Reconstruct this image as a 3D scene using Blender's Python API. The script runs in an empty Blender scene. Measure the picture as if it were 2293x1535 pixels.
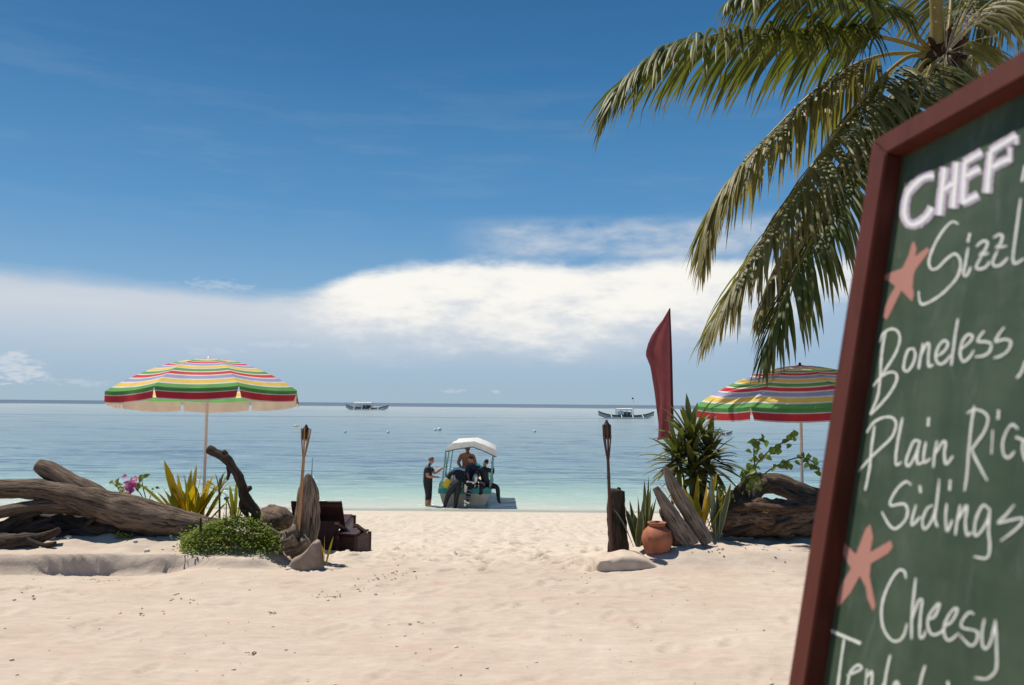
import bpy, bmesh, math, random
import numpy as np
from mathutils import Vector, Matrix, noise

random.seed(7)
R = math.radians
scene = bpy.context.scene
col = scene.collection

# ------------------------------------------------------------------ camera
F = 1783.0                       # focal length in photograph pixels (28 mm lens)
CX, CY = 1146.5, 767.5
EYE = Vector((0, 0, 3.5))        # sea level is z = 0
pitch = math.atan(137.5 / F)
roll = R(0.5)
fwd = Vector((0, math.cos(pitch), math.sin(pitch)))
up0 = Vector((0, -math.sin(pitch), math.cos(pitch)))
rt0 = Vector((1, 0, 0))
rt = rt0 * math.cos(roll) + up0 * math.sin(roll)
up = up0 * math.cos(roll) - rt0 * math.sin(roll)

cam = bpy.data.cameras.new('camera')
cam.lens = 28.0; cam.sensor_width = 36.0
cam.clip_start = 0.05; cam.clip_end = 60000
cam.dof.use_dof = True; cam.dof.focus_distance = 10.0; cam.dof.aperture_fstop = 4.5
cam_o = bpy.data.objects.new('camera', cam)
m = Matrix((rt, up, -fwd)).transposed().to_4x4()
m.translation = EYE
cam_o.matrix_world = m
col.objects.link(cam_o)
scene.camera = cam_o

def ray(px, py):
    return fwd + rt * ((px - CX) / F) + up * ((CY - py) / F)
def P(px, py, d):
    """world point seen at photograph pixel (px, py), d metres away along the ground"""
    r = ray(px, py)
    return EYE + r * (d / r.y)

# ------------------------------------------------------------------ node helper
class V:
    """a socket with arithmetic"""
    def __init__(s, nt, sock): s.nt, s.s = nt, sock
    def _m(s, op, *a, clamp=False):
        n = s.nt.nodes.new('ShaderNodeMath'); n.operation = op; n.use_clamp = clamp
        for i, x in enumerate((s,) + a):
            if isinstance(x, V): s.nt.links.new(x.s, n.inputs[i])
            else: n.inputs[i].default_value = x
        return V(s.nt, n.outputs[0])
    def __add__(s, o): return s._m('ADD', o)
    def __radd__(s, o): return s._m('ADD', o)
    def __sub__(s, o): return s._m('SUBTRACT', o)
    def __rsub__(s, o): return (s * -1.0) + o
    def __mul__(s, o): return s._m('MULTIPLY', o)
    def __rmul__(s, o): return s._m('MULTIPLY', o)
    def __truediv__(s, o): return s._m('DIVIDE', o)
    def pow(s, o): return s._m('POWER', o)
    def min(s, o): return s._m('MINIMUM', o)
    def max(s, o): return s._m('MAXIMUM', o)
    def exp(s): return s._m('EXPONENT')
    def sat(s): return s._m('ADD', 0.0, clamp=True)
    def step(s, lo, hi, a=0.0, b=1.0):
        n = s.nt.nodes.new('ShaderNodeMapRange'); n.interpolation_type = 'SMOOTHSTEP'
        s.nt.links.new(s.s, n.inputs[0])
        for i, x in zip((1, 2, 3, 4), (lo, hi, a, b)):
            if isinstance(x, V): s.nt.links.new(x.s, n.inputs[i])
            else: n.inputs[i].default_value = x
        return V(s.nt, n.outputs[0])
def set_in(nt, sock, x):
    if isinstance(x, V): nt.links.new(x.s, sock)
    elif isinstance(x, (tuple, list)) and len(x) == 3 and sock.type == 'RGBA': sock.default_value = (*x, 1)
    else: sock.default_value = x
def node(nt, t, out=0, **kw):
    n = nt.nodes.new(t)
    for k, v in kw.items():
        if k.startswith('i_'):
            key = k[2:]
            set_in(nt, n.inputs[int(key) if key.isdigit() else key.replace('_', ' ')], v)
        else: setattr(n, k, v)
    return V(nt, n.outputs[out])
def noise_n(nt, vec, scale, detail=3, rough=0.5, dist=0.0, out=0):
    return node(nt, 'ShaderNodeTexNoise', out, i_Vector=vec, i_Scale=scale, i_Detail=detail, i_Roughness=rough, i_Distortion=dist)
def mapping(nt, vec, scale=(1, 1, 1), loc=(0, 0, 0)):
    return node(nt, 'ShaderNodeMapping', 0, i_Vector=vec, i_Scale=scale, i_Location=loc)
def mixc(nt, fac, a, b, blend='MIX'):
    n = nt.nodes.new('ShaderNodeMix'); n.data_type = 'RGBA'; n.blend_type = blend
    set_in(nt, n.inputs[0], fac); set_in(nt, n.inputs[6], a); set_in(nt, n.inputs[7], b)
    return V(nt, n.outputs[2])
def ramp(nt, fac, stops, interp='LINEAR'):
    n = nt.nodes.new('ShaderNodeValToRGB'); n.color_ramp.interpolation = interp
    e = n.color_ramp.elements
    while len(e) < len(stops): e.new(0.5)
    for i, (p, c) in enumerate(stops):
        e[i].position = p; e[i].color = (*c, 1) if len(c) == 3 else c
    set_in(nt, n.inputs[0], fac)
    return V(nt, n.outputs[0])
def fcurve(nt, x, pts):
    n = nt.nodes.new('ShaderNodeFloatCurve')
    c = n.mapping.curves[0]
    while len(c.points) < len(pts): c.points.new(0.5, 0.5)
    for p, (a, b) in zip(c.points, pts): p.location = (a, b)
    n.mapping.update()
    set_in(nt, n.inputs[1], x)
    return V(nt, n.outputs[0])
def sepxyz(nt, vec):
    n = nt.nodes.new('ShaderNodeSeparateXYZ'); nt.links.new(vec.s, n.inputs[0])
    return [V(nt, o) for o in n.outputs]
def combxyz(nt, x, y, z):
    n = nt.nodes.new('ShaderNodeCombineXYZ')
    for i, q in enumerate((x, y, z)): set_in(nt, n.inputs[i], q)
    return V(nt, n.outputs[0])
def lin(r, g, b):
    f = lambda c: (c / 255 / 12.92) if c / 255 <= 0.04045 else ((c / 255 + 0.055) / 1.055) ** 2.4
    return (f(r), f(g), f(b))

# ------------------------------------------------------------------ sky and sun
SUN_EL, SUN_AZ = 65.0, -56.0            # azimuth from +Y (out to sea), negative = to the left
world = bpy.data.worlds.new('World'); scene.world = world; world.use_nodes = True
nt = world.node_tree; nt.nodes.clear()
sky = nt.nodes.new('ShaderNodeTexSky'); sky.sky_type = 'NISHITA'; sky.sun_disc = False
sky.sun_elevation = R(SUN_EL); sky.sun_rotation = R(SUN_AZ)
sky.air_density = 1.0; sky.dust_density = 0.6; sky.ozone_density = 2.0
skyv = V(nt, sky.outputs[0])
d = node(nt, 'ShaderNodeTexCoord', 0)
dx, dy, dz = sepxyz(nt, d)
el = dz._m('ARCSINE')
az = dx._m('ARCTAN2', dy)
elp = el.max(0.0)
# deep tropical blue overhead, paler to the horizon
grad = ramp(nt, elp, [(0.0, lin(152, 182, 203)), (0.06, lin(138, 174, 206)), (0.13, lin(122, 168, 206)), (0.24, lin(80, 143, 194)),
                      (0.40, lin(46, 113, 167)), (0.56, lin(28, 88, 140)), (1.0, lin(16, 58, 106))])
grad10 = mixc(nt, 1.0, grad, (10.0, 10.0, 10.0), 'MULTIPLY')
clear = mixc(nt, 0.88, skyv, grad10)
# clouds, laid out by azimuth (az) and height above the horizon (el)
ae = combxyz(nt, az * 1.0, el * 2.6, 0.0)
n1 = noise_n(nt, ae, 7.0, 7, 0.55) - 0.5
n2 = noise_n(nt, ae, 22.0, 6, 0.6) - 0.5
n3 = noise_n(nt, ae, 75.0, 5, 0.6) - 0.5
streak = noise_n(nt, combxyz(nt, az, el * 7.0, 3.3), 6.0, 6, 0.6) - 0.5
wob = n1 * 0.075 + n2 * 0.03 + n3 * 0.008
t = (az + 0.8) / 1.6
def E(py): return (905 - py) / F
def T(px): return (math.atan((px - CX) / F) + 0.8) / 1.6
up_e = fcurve(nt, t, [(0, E(640) * 2), (T(0), E(665) * 2), (T(500), E(690) * 2), (T(690), E(655) * 2), (T(820), E(612) * 2), (T(1000), E(580) * 2), (T(1300), E(588) * 2), (T(1700), E(585) * 2), (1, E(600) * 2)]) * 0.5
lo_e = fcurve(nt, t, [(0, E(700) * 2), (T(560), E(700) * 2), (T(680), E(752) * 2), (T(850), E(792) * 2), (T(1020), E(785) * 2), (T(1300), E(792) * 2), (T(1470), E(775) * 2), (T(1640), E(745) * 2), (T(1900), E(705) * 2), (1, E(690) * 2)]) * 0.5
bank_top = (up_e - el + wob * 0.45).step(-0.004, 0.018)
bank_low = (el - lo_e + wob * 1.0).step(-0.018, 0.030)
side = az.step(-0.34, -0.20)
bank = bank_top * bank_low * side
bank = bank * (0.74 + n1 * 1.1 + n2 * 0.7 + streak * 0.5).sat().step(0.25, 0.80, 0.45, 1.0) * az.step(0.16, 0.42, 1.0, 0.80) * az.step(1.3, 0.9)
# thin veil to the left of the bank
veil_top = fcurve(nt, t, [(0, E(640) * 2), (T(0), E(645) * 2), (T(400), E(655) * 2), (T(620), E(662) * 2), (T(800), E(640) * 2), (T(1500), E(575) * 2), (1, E(575) * 2)]) * 0.5
veil = (veil_top - el + wob * 0.22 + streak * 0.02).step(-0.004, 0.026) * el.step(0.015, 0.115, 0.10, 1.0)
veil = veil * az.step(-1.4, -1.0) * az.step(0.05, 0.45, 1.0, 0.30) * az.step(1.4, 1.0) * (0.78 + streak * 0.25)
# feathery wisps above the bank
wisp = el.step(E(600), E(560)) * el.step(E(480), E(525)) * az.step(-0.10, 0.04) * az.step(0.30, 0.55, 1.0, 0.35)
wisp = wisp * (n2 * 1.6 + n1 * 1.2 + streak * 1.2 + 0.55).sat()
# long faint streaks in the blue
cir = el.step(0.16, 0.26) * el.step(0.45, 0.33) * (streak * 2.2 + n1 * 0.6 + 0.05).sat() * 0.10
# small cumulus near the horizon on the left
def puff(px, py, rx, ry):
    a0 = math.atan((px - CX) / F); e0 = E(py) * math.cos(a0)
    q = ((az - a0) / (rx / F)).pow(2.0) + ((el - e0) / (ry / F)).pow(2.0)
    return (0.75 - q * 0.8 + n3 * 3.6 + n2 * 2.2).step(0.0, 1.0)
puffs = puff(45, 838, 62, 30).max(puff(32, 808, 30, 14)).max(puff(92, 848, 28, 16)) * 0.85
puffs = puffs.max(puff(490, 645, 90, 14) * 0.28).max(puff(180, 866, 70, 9) * 0.4)
puffs = puffs.max(puff(1012, 877, 30, 7) * 0.55).max(puff(1112, 878, 14, 5) * 0.5).max(puff(640, 778, 110, 9) * 0.4)
puffs = puffs.max(puff(470, 792, 80, 11) * 0.30)
thick = bank.max(puffs)
shade = (el - lo_e + n1 * 0.16 + n2 * 0.10).step(-0.02, 0.075)
cloudcol = mixc(nt, shade, tuple(c * 10 for c in lin(205, 213, 222)), tuple(c * 10 for c in lin(250, 247, 240)))
veilcol = tuple(c * 10 for c in lin(214, 217, 222))
skyc = mixc(nt, (veil + wisp * 0.75 + cir).sat(), clear, veilcol)
skyc = mixc(nt, (thick * 0.97).sat(), skyc, cloudcol)
bg = nt.nodes.new('ShaderNodeBackground'); bg.inputs[1].default_value = 0.094
nt.links.new(skyc.s, bg.inputs[0])
wo = nt.nodes.new('ShaderNodeOutputWorld'); nt.links.new(bg.outputs[0], wo.inputs[0])

sun = bpy.data.lights.new('sun', 'SUN'); sun.energy = 5.0; sun.angle = R(0.55); sun.color = (1.0, 0.945, 0.85)
sun_o = bpy.data.objects.new('sun', sun); col.objects.link(sun_o)
to_sun = Vector((math.sin(R(SUN_AZ)) * math.cos(R(SUN_EL)), math.cos(R(SUN_AZ)) * math.cos(R(SUN_EL)), math.sin(R(SUN_EL))))
sun_o.rotation_euler = to_sun.to_track_quat('Z', 'Y').to_euler()
sun_o.location = (-10, 10, 30)

vs = scene.view_settings
vs.view_transform = 'Standard'; vs.look = 'None'; vs.exposure = 0.12; vs.gamma = 1.0; vs.use_curve_mapping = False
scene.render.engine = 'CYCLES'
scene.cycles.use_denoising = True
scene.cycles.max_bounces = 8; scene.cycles.transparent_max_bounces = 12

# ------------------------------------------------------------------ materials
def new_mat(name):
    mt = bpy.data.materials.new(name); mt.use_nodes = True
    nt = mt.node_tree; nt.nodes.clear()
    out = nt.nodes.new('ShaderNodeOutputMaterial')
    return mt, nt, out
def principled(nt, out, base, rough=0.6, bump=None, bstr=0.3, bdist=0.01, spec=0.4, metal=0.0, normal=None):
    b = nt.nodes.new('ShaderNodeBsdfPrincipled')
    set_in(nt, b.inputs['Base Color'], base); set_in(nt, b.inputs['Roughness'], rough)
    b.inputs['Specular IOR Level'].default_value = spec; b.inputs['Metallic'].default_value = metal
    if bump is not None:
        bn = node(nt, 'ShaderNodeBump', 0, i_Height=bump, i_Strength=bstr, i_Distance=bdist)
        nt.links.new(bn.s, b.inputs['Normal'])
    if out: nt.links.new(b.outputs[0], out.inputs[0])
    return b
def pmat(name, c, var=0.25, scale=8.0, rough=0.6, bstr=0.25, bdist=0.004, bscale=40.0, spec=0.35, metal=0.0, stretch=(1, 1, 1)):
    """one colour broken up by noise, with fine relief"""
    mt, nt, out = new_mat(name)
    co = mapping(nt, node(nt, 'ShaderNodeTexCoord', 3), stretch)
    n = noise_n(nt, co, scale, 5, 0.6)
    lo = tuple(x * (1 - var) for x in c); hi = tuple(min(1, x * (1 + var)) for x in c)
    base = ramp(nt, n, [(0.3, lo), (0.7, hi)])
    rg = noise_n(nt, co, scale * 2.3, 3) * 0.25 + (rough - 0.12)
    principled(nt, out, base, rg, noise_n(nt, co, bscale, 4, 0.6), bstr, bdist, spec, metal)
    return mt
def leafmat(name, c1, c2, rough=0.45, trans=0.35, edge=None, scale=14.0):
    """leaf: colour varies from leaf to leaf and along it, light passes through"""
    mt, nt, out = new_mat(name)
    co = node(nt, 'ShaderNodeTexCoord', 3)
    oi = node(nt, 'ShaderNodeObjectInfo', 5)      # random per object
    n = noise_n(nt, co, scale, 4)
    f = (n * 0.9 + oi * 0.6 - 0.25).sat()
    base = mixc(nt, f, c1, c2)
    uv = node(nt, 'ShaderNodeUVMap', 0)
    ux, uy, uz = sepxyz(nt, uv)
    if edge is not None:
        e = (ux - 0.5)._m('ABSOLUTE').step(0.30, 0.42)
        base = mixc(nt, e, base, edge)
    rib = (ux * 34.0)._m('SINE')
    b = principled(nt, None, base, rough, rib, 0.15, 0.002, 0.5)
    tr = nt.nodes.new('ShaderNodeBsdfTranslucent')
    tc = mixc(nt, 1.0, base, (1.0, 1.05, 0.55), 'MULTIPLY'); nt.links.new(tc.s, tr.inputs[0])
    mx = nt.nodes.new('ShaderNodeMixShader'); mx.inputs[0].default_value = trans
    nt.links.new(b.outputs[0], mx.inputs[1]); nt.links.new(tr.outputs[0], mx.inputs[2])
    nt.links.new(mx.outputs[0], out.inputs[0])
    return mt
def woodmat(name, dark, light, crack=0.6, rough=0.8, along=1.6, around=5.0, bdist=0.02):
    """weathered driftwood: grain runs along the UV u axis"""
    mt, nt, out = new_mat(name)
    uv = node(nt, 'ShaderNodeUVMap', 0)
    co = node(nt, 'ShaderNodeTexCoord', 3)
    g = noise_n(nt, mapping(nt, uv, (along, around, 1)), 3.0, 8, 0.65, 0.6)
    g2 = noise_n(nt, mapping(nt, uv, (along * 0.7, around * 2.6, 1)), 4.0, 5, 0.7)
    big = noise_n(nt, co, 4.0, 4)
    f = (g * 1.5 + big * 0.9 - 0.72).sat()
    base = mixc(nt, f, dark, light)
    cr = g2.step(0.36, 0.46)
    base = mixc(nt, (1.0 - cr) * crack, base, tuple(x * 0.35 for x in dark))
    h = g * 0.7 + cr * 0.5 + big * 0.3
    principled(nt, out, base, rough, h, 1.0, bdist, 0.2)
    return mt
M = {}
M['bark_grey'] = woodmat('driftwood_grey', (0.05, 0.031, 0.02), (0.265, 0.188, 0.135), 0.65, bdist=0.03)
M['bark_dark'] = woodmat('driftwood_dark', (0.022, 0.014, 0.010), (0.12, 0.085, 0.062), 0.6, bdist=0.03)
M['bark_brown'] = woodmat('driftwood_brown', (0.05, 0.027, 0.016), (0.29, 0.18, 0.115), 0.8, along=2.6, around=4, bdist=0.06)
M['bark_post'] = woodmat('driftwood_post', (0.085, 0.055, 0.035), (0.50, 0.38, 0.28), 0.95, along=1.4, around=5, bdist=0.06)
M['bark_pale'] = woodmat('driftwood_pale', (0.14, 0.095, 0.066), (0.50, 0.39, 0.30), 0.8, along=1.6, around=4, bdist=0.04)
M['bamboo'] = pmat('bamboo', (0.42, 0.22, 0.10), 0.3, 9, 0.45, stretch=(1, 1, 0.2))
M['bamboo_dark'] = pmat('dark_bamboo', (0.10, 0.045, 0.028), 0.35, 9, 0.5, stretch=(1, 1, 0.2))
M['torch_can'] = pmat('sooty_metal', (0.045, 0.028, 0.02), 0.4, 20, 0.5, metal=0.3)
M['lounger'] = pmat('dark_stained_wood', (0.055, 0.020, 0.018), 0.35, 10, 0.5, stretch=(1, 0.2, 1))
M['pot'] = pmat('terracotta', (0.33, 0.115, 0.06), 0.30, 9, 0.75, bstr=0.3)
M['concrete'] = pmat('weathered_concrete', (0.30, 0.225, 0.18), 0.25, 9, 0.9, 0.6, 0.006, 30)
M['white_paint'] = pmat('white_paint', (0.78, 0.77, 0.74), 0.05, 6, 0.45)
M['cream_hull'] = pmat('cream_hull_paint', (0.50, 0.45, 0.36), 0.15, 5, 0.5)
M['teal'] = pmat('teal_paint', (0.02, 0.27, 0.25), 0.2, 6, 0.45)
M['teal_post'] = pmat('pale_teal_paint', (0.20, 0.38, 0.35), 0.2, 6, 0.5)
M['black'] = pmat('black_rubber', (0.012, 0.012, 0.014), 0.3, 15, 0.5)
M['wetsuit'] = pmat('black_neoprene', (0.014, 0.017, 0.024), 0.3, 12, 0.6)
M['wetsuit_blue'] = pmat('light_blue_neoprene', (0.25, 0.42, 0.60), 0.15, 12, 0.6)
M['navy'] = pmat('navy_cotton', (0.015, 0.024, 0.055), 0.3, 14, 0.85)
M['skin'] = pmat('skin', (0.45, 0.22, 0.145), 0.12, 8, 0.55)
M['skin_tan'] = pmat('tanned_skin', (0.20, 0.085, 0.045), 0.12, 8, 0.5)
M['hair_dark'] = pmat('dark_hair', (0.015, 0.012, 0.011), 0.3, 30, 0.5)
M['hair_grey'] = pmat('grey_brown_hair', (0.10, 0.078, 0.06), 0.4, 30, 0.6)
M['shorts'] = pmat('dark_shorts', (0.03, 0.035, 0.05), 0.3, 14, 0.85)
M['steel'] = pmat('brushed_steel', (0.55, 0.56, 0.57), 0.1, 12, 0.35, metal=0.8)
M['yellow_plastic'] = pmat('yellow_plastic', (0.75, 0.55, 0.03), 0.1, 10, 0.4)
M['grey_plastic'] = pmat('grey_engine_cowl', (0.26, 0.27, 0.29), 0.15, 10, 0.4)
M['buoy'] = pmat('white_buoy', (0.80, 0.80, 0.78), 0.08, 4, 0.4)
M['hull_dark'] = pmat('dark_grey_hull', (0.05, 0.075, 0.085), 0.25, 1.5, 0.5)
M['hull_grey'] = pmat('pale_grey_hull', (0.42, 0.46, 0.47), 0.15, 1.5, 0.5)
M['shadow_int'] = pmat('painted_cabin_shadow', (0.08, 0.10, 0.12), 0.3, 1.2, 0.7)  # dark tone standing in for the shade under the boat roofs
M['blue_plastic'] = pmat('blue_plastic', (0.03, 0.20, 0.42), 0.1, 8, 0.4)
M['stone'] = pmat('coral_stone', (0.62, 0.56, 0.48), 0.25, 30, 0.9, 0.6)
M['litter'] = pmat('dry_leaf_litter', (0.17, 0.10, 0.06), 0.6, 60, 0.85)

# ------------------------------------------------------------------ mesh helpers
class MB:  # dark block coloured as the shadow below the roof
    """collects geometry in world space; build() links it as one mesh object"""
    def __init__(s): s.v = []; s.f = []; s.uv = []; s.mi = []; s.smooth = []
    def add(s, verts, faces, uvs=None, mi=0, smooth=True):
        o = len(s.v); s.v += [Vector(q) for q in verts]
        for k, f in enumerate(faces):
            s.f.append([o + i for i in f]); s.mi.append(mi if isinstance(mi, int) else mi[k]); s.smooth.append(smooth)
            s.uv.append([uvs[i] for i in f] if uvs else [(0, 0)] * len(f))
    def box(s, c, size, rot=None, mi=0, bevel=0.0):
        c = Vector(c); hx, hy, hz = (q / 2 for q in size)
        rot = rot or Matrix.Identity(3)
        if bevel <= 0:
            vs = [c + rot @ Vector((x * hx, y * hy, z * hz)) for x in (-1, 1) for y in (-1, 1) for z in (-1, 1)]
            s.add(vs, [(0, 1, 3, 2), (4, 6, 7, 5), (0, 4, 5, 1), (2, 3, 7, 6), (0, 2, 6, 4), (1, 5, 7, 3)], None, mi, False)
        else:
            bm = bmesh.new(); bmesh.ops.create_cube(bm, size=1)
            for v in bm.verts: v.co = Vector((v.co.x * size[0], v.co.y * size[1], v.co.z * size[2]))
            bmesh.ops.bevel(bm, geom=list(bm.edges), offset=bevel, segments=2, affect='EDGES')
            bm.verts.index_update()
            s.add([c + rot @ v.co for v in bm.verts], [[v.index for v in f.verts] for f in bm.faces], None, mi, False)
            bm.free()
    def bar(s, a, b, w, h=None, upv=(0, 0, 1), mi=0, bevel=0.0):
        a, b = Vector(a), Vector(b); x = (b - a); L = x.length; x.normalize()
        z = Vector(upv); y = z.cross(x)
        if y.length < 1e-4: y = Vector((0, 1, 0)).cross(x)
        y.normalize(); z = x.cross(y)
        s.box((a + b) / 2, (L, w, h or w), Matrix((x, y, z)).transposed(), mi, bevel)
    def tube(s, pts, radii, n=10, rough=0.0, nscale=6.0, cap=True, mi=0, sub=1, flat=1.0, seed=0.0, twist=0.0):
        pts = [Vector(q) for q in pts]
        if not isinstance(radii, (list, tuple)): radii = [radii] * len(pts)
        if sub > 1: pts, radii = smooth_path(pts, radii, sub)
        T = [(pts[min(i + 1, len(pts) - 1)] - pts[max(i - 1, 0)]).normalized() for i in range(len(pts))]
        ref = Vector((0, 0, 1)) if abs(T[0].z) < 0.9 else Vector((1, 0, 0))
        x = (ref - T[0] * ref.dot(T[0])).normalized()
        vs, uv = [], []; L = 0.0
        for i, (p, t_, r) in enumerate(zip(pts, T, radii)):
            if i: L += (p - pts[i - 1]).length
            x = (x - t_ * x.dot(t_)).normalized(); y = t_.cross(x)
            for k in range(n + 1):
                a = 2 * math.pi * k / n + twist * L
                q = x * math.cos(a) + y * math.sin(a) * flat
                rr = r
                if rough:
                    c = (p + q * r) * nscale + Vector((seed, seed, seed))
                    rr = r * (1 + rough * noise.fractal(c, 1.0, 2.0, 4) + rough * 0.8 * noise.noise(Vector((math.cos(a) * 1.6, math.sin(a) * 1.6, seed + L * 0.9))))
                vs.append(p + q * rr); uv.append((L, k / n))
        fs = []
        for i in range(len(pts) - 1):
            for k in range(n):
                a = i * (n + 1) + k
                fs.append((a, a + 1, a + n + 2, a + n + 1))
        s.add(vs, fs, uv, mi, True)
        if cap:
            for i, sg in ((0, -1), (len(pts) - 1, 1)):
                ring = [vs[i * (n + 1) + k] for k in range(n)]
                c = sum(ring, Vector()) / n + T[i] * sg * radii[i] * 0.15
                s.add(ring + [c], [((k + 1) % n, k, n) if sg < 0 else (k, (k + 1) % n, n) for k in range(n)],
                      [(0.3 * math.cos(6.28 * k / n), 0.1 * math.sin(6.28 * k / n)) for k in range(n)] + [(0, 0)], mi, True)
        return s
    def lathe(s, base, prof, n=24, axis=(0, 0, 1), mi=0):
        base = Vector(base); q = Vector((0, 0, 1)).rotation_difference(Vector(axis).normalized())
        vs, uv, fs = [], [], []
        for i, (r, z) in enumerate(prof):
            for k in range(n + 1):
                a = 2 * math.pi * k / n
                vs.append(base + q @ Vector((r * math.cos(a), r * math.sin(a), z))); uv.append((z, k / n))
        for i in range(len(prof) - 1):
            for k in range(n):
                a = i * (n + 1) + k
                fs.append((a, a + 1, a + n + 2, a + n + 1))
        s.add(vs, fs, uv, mi, True)
    def ball(s, c, r, seg=12, rings=8, mi=0):
        c = Vector(c); r = Vector((r, r, r)) if not isinstance(r, (tuple, list, Vector)) else Vector(r)
        vs = [c + Vector((r.x * math.sin(math.pi * j / rings) * math.cos(2 * math.pi * k / seg), r.y * math.sin(math.pi * j / rings) * math.sin(2 * math.pi * k / seg), r.z * math.cos(math.pi * j / rings))) for j in range(rings + 1) for k in range(seg)]
        fs = [(j * seg + k, (j + 1) * seg + k, (j + 1) * seg + (k + 1) % seg, j * seg + (k + 1) % seg) for j in range(rings) for k in range(seg)]
        s.add(vs, fs, None, mi, True)
    def sheet(s, rows, mi=0, uvs=None):
        """rows: equal-length lists of points"""
        nr, nc = len(rows), len(rows[0])
        vs = [p for r in rows for p in r]
        uv = uvs or [(c / (nc - 1), r / (nr - 1)) for r in range(nr) for c in range(nc)]
        fs = [(r * nc + c, r * nc + c + 1, (r + 1) * nc + c + 1, (r + 1) * nc + c) for r in range(nr - 1) for c in range(nc - 1)]
        s.add(vs, fs, uv, mi, True)
    def build(s, name, mats, parent=None, origin=None):
        mats = mats if isinstance(mats, (list, tuple)) else [mats]
        mats = [M[q] if isinstance(q, str) else q for q in mats]
        if origin is None:
            origin = Vector((0, 0, 0)) if parent is None else world_loc(parent)
            if parent is None and s.v:
                lo = [min(q[i] for q in s.v) for i in range(3)]; hi = [max(q[i] for q in s.v) for i in range(3)]
                origin = Vector(((lo[0] + hi[0]) / 2, (lo[1] + hi[1]) / 2, lo[2]))
        me = bpy.data.meshes.new(name)
        me.from_pydata([tuple(q - origin) for q in s.v], [], s.f)
        ul = me.uv_layers.new(name='UVMap')
        flat = [c for f in s.uv for q in f for c in q[:2]]
        ul.data.foreach_set('uv', flat)
        me.polygons.foreach_set('material_index', s.mi)
        me.polygons.foreach_set('use_smooth', s.smooth)
        for q in mats: me.materials.append(q)
        me.update()
        o = bpy.data.objects.new(name, me); col.objects.link(o)
        if parent is None: o.location = origin
        else: o.parent = parent
        return o
def world_loc(o):
    p = Vector((0, 0, 0))
    while o is not None: p += o.location; o = o.parent
    return p
def smooth_path(pts, radii, sub):
    P_, R_ = [], []
    n = len(pts)
    for i in range(n - 1):
        p0, p1, p2, p3 = pts[max(i - 1, 0)], pts[i], pts[i + 1], pts[min(i + 2, n - 1)]
        for k in range(sub):
            u = k / sub
            P_.append(0.5 * ((2 * p1) + (p2 - p0) * u + (2 * p0 - 5 * p1 + 4 * p2 - p3) * u * u + (3 * p1 - p0 - 3 * p2 + p3) * u ** 3))
            R_.append(radii[i] * (1 - u) + radii[i + 1] * u)
    return P_ + [pts[-1]], R_ + [radii[-1]]
def tag(o, label=None, cat=None, group=None, kind=None):
    if label: o['label'] = label
    if cat: o['category'] = cat
    if group: o['group'] = group
    if kind: o['kind'] = kind
    return o
def thing(name, loc, label, cat, group=None):
    o = bpy.data.objects.new(name, None); col.objects.link(o)
    o.location = loc; o.empty_display_size = 0.1
    return tag(o, label, cat, group)

# ------------------------------------------------------------------ the beach
def vnoise(x, y, seed=0):
    xi = np.floor(x).astype(np.int64); yi = np.floor(y).astype(np.int64)
    fx = x - xi; fy = y - yi; fx = fx * fx * (3 - 2 * fx); fy = fy * fy * (3 - 2 * fy)
    def h(a, b):
        q = (a * 374761393 + b * 668265263 + seed * 974711) & 0x7fffffff
        q = ((q ^ (q >> 13)) * 1274126177) & 0x7fffffff
        return ((q ^ (q >> 16)) & 0xffff) / 65535.0 - 0.5
    return (h(xi, yi) * (1 - fx) + h(xi + 1, yi) * fx) * (1 - fy) + (h(xi, yi + 1) * (1 - fx) + h(xi + 1, yi + 1) * fx) * fy
def sst(x, a, b):
    q = np.clip((x - a) / (b - a), 0, 1); return q * q * (3 - 2 * q)
PROF_Y = [-10, 3, 7.05, 7.5, 8.2, 9.5, 11, 14, 19, 26.2, 29, 34, 45, 70, 200]
PROF_Z = [2.02, 2.05, 2.05, 1.99, 1.90, 1.74, 1.55, 1.22, 0.72, 0.0, -0.22, -0.55, -1.2, -2.6, -3.0]
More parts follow.
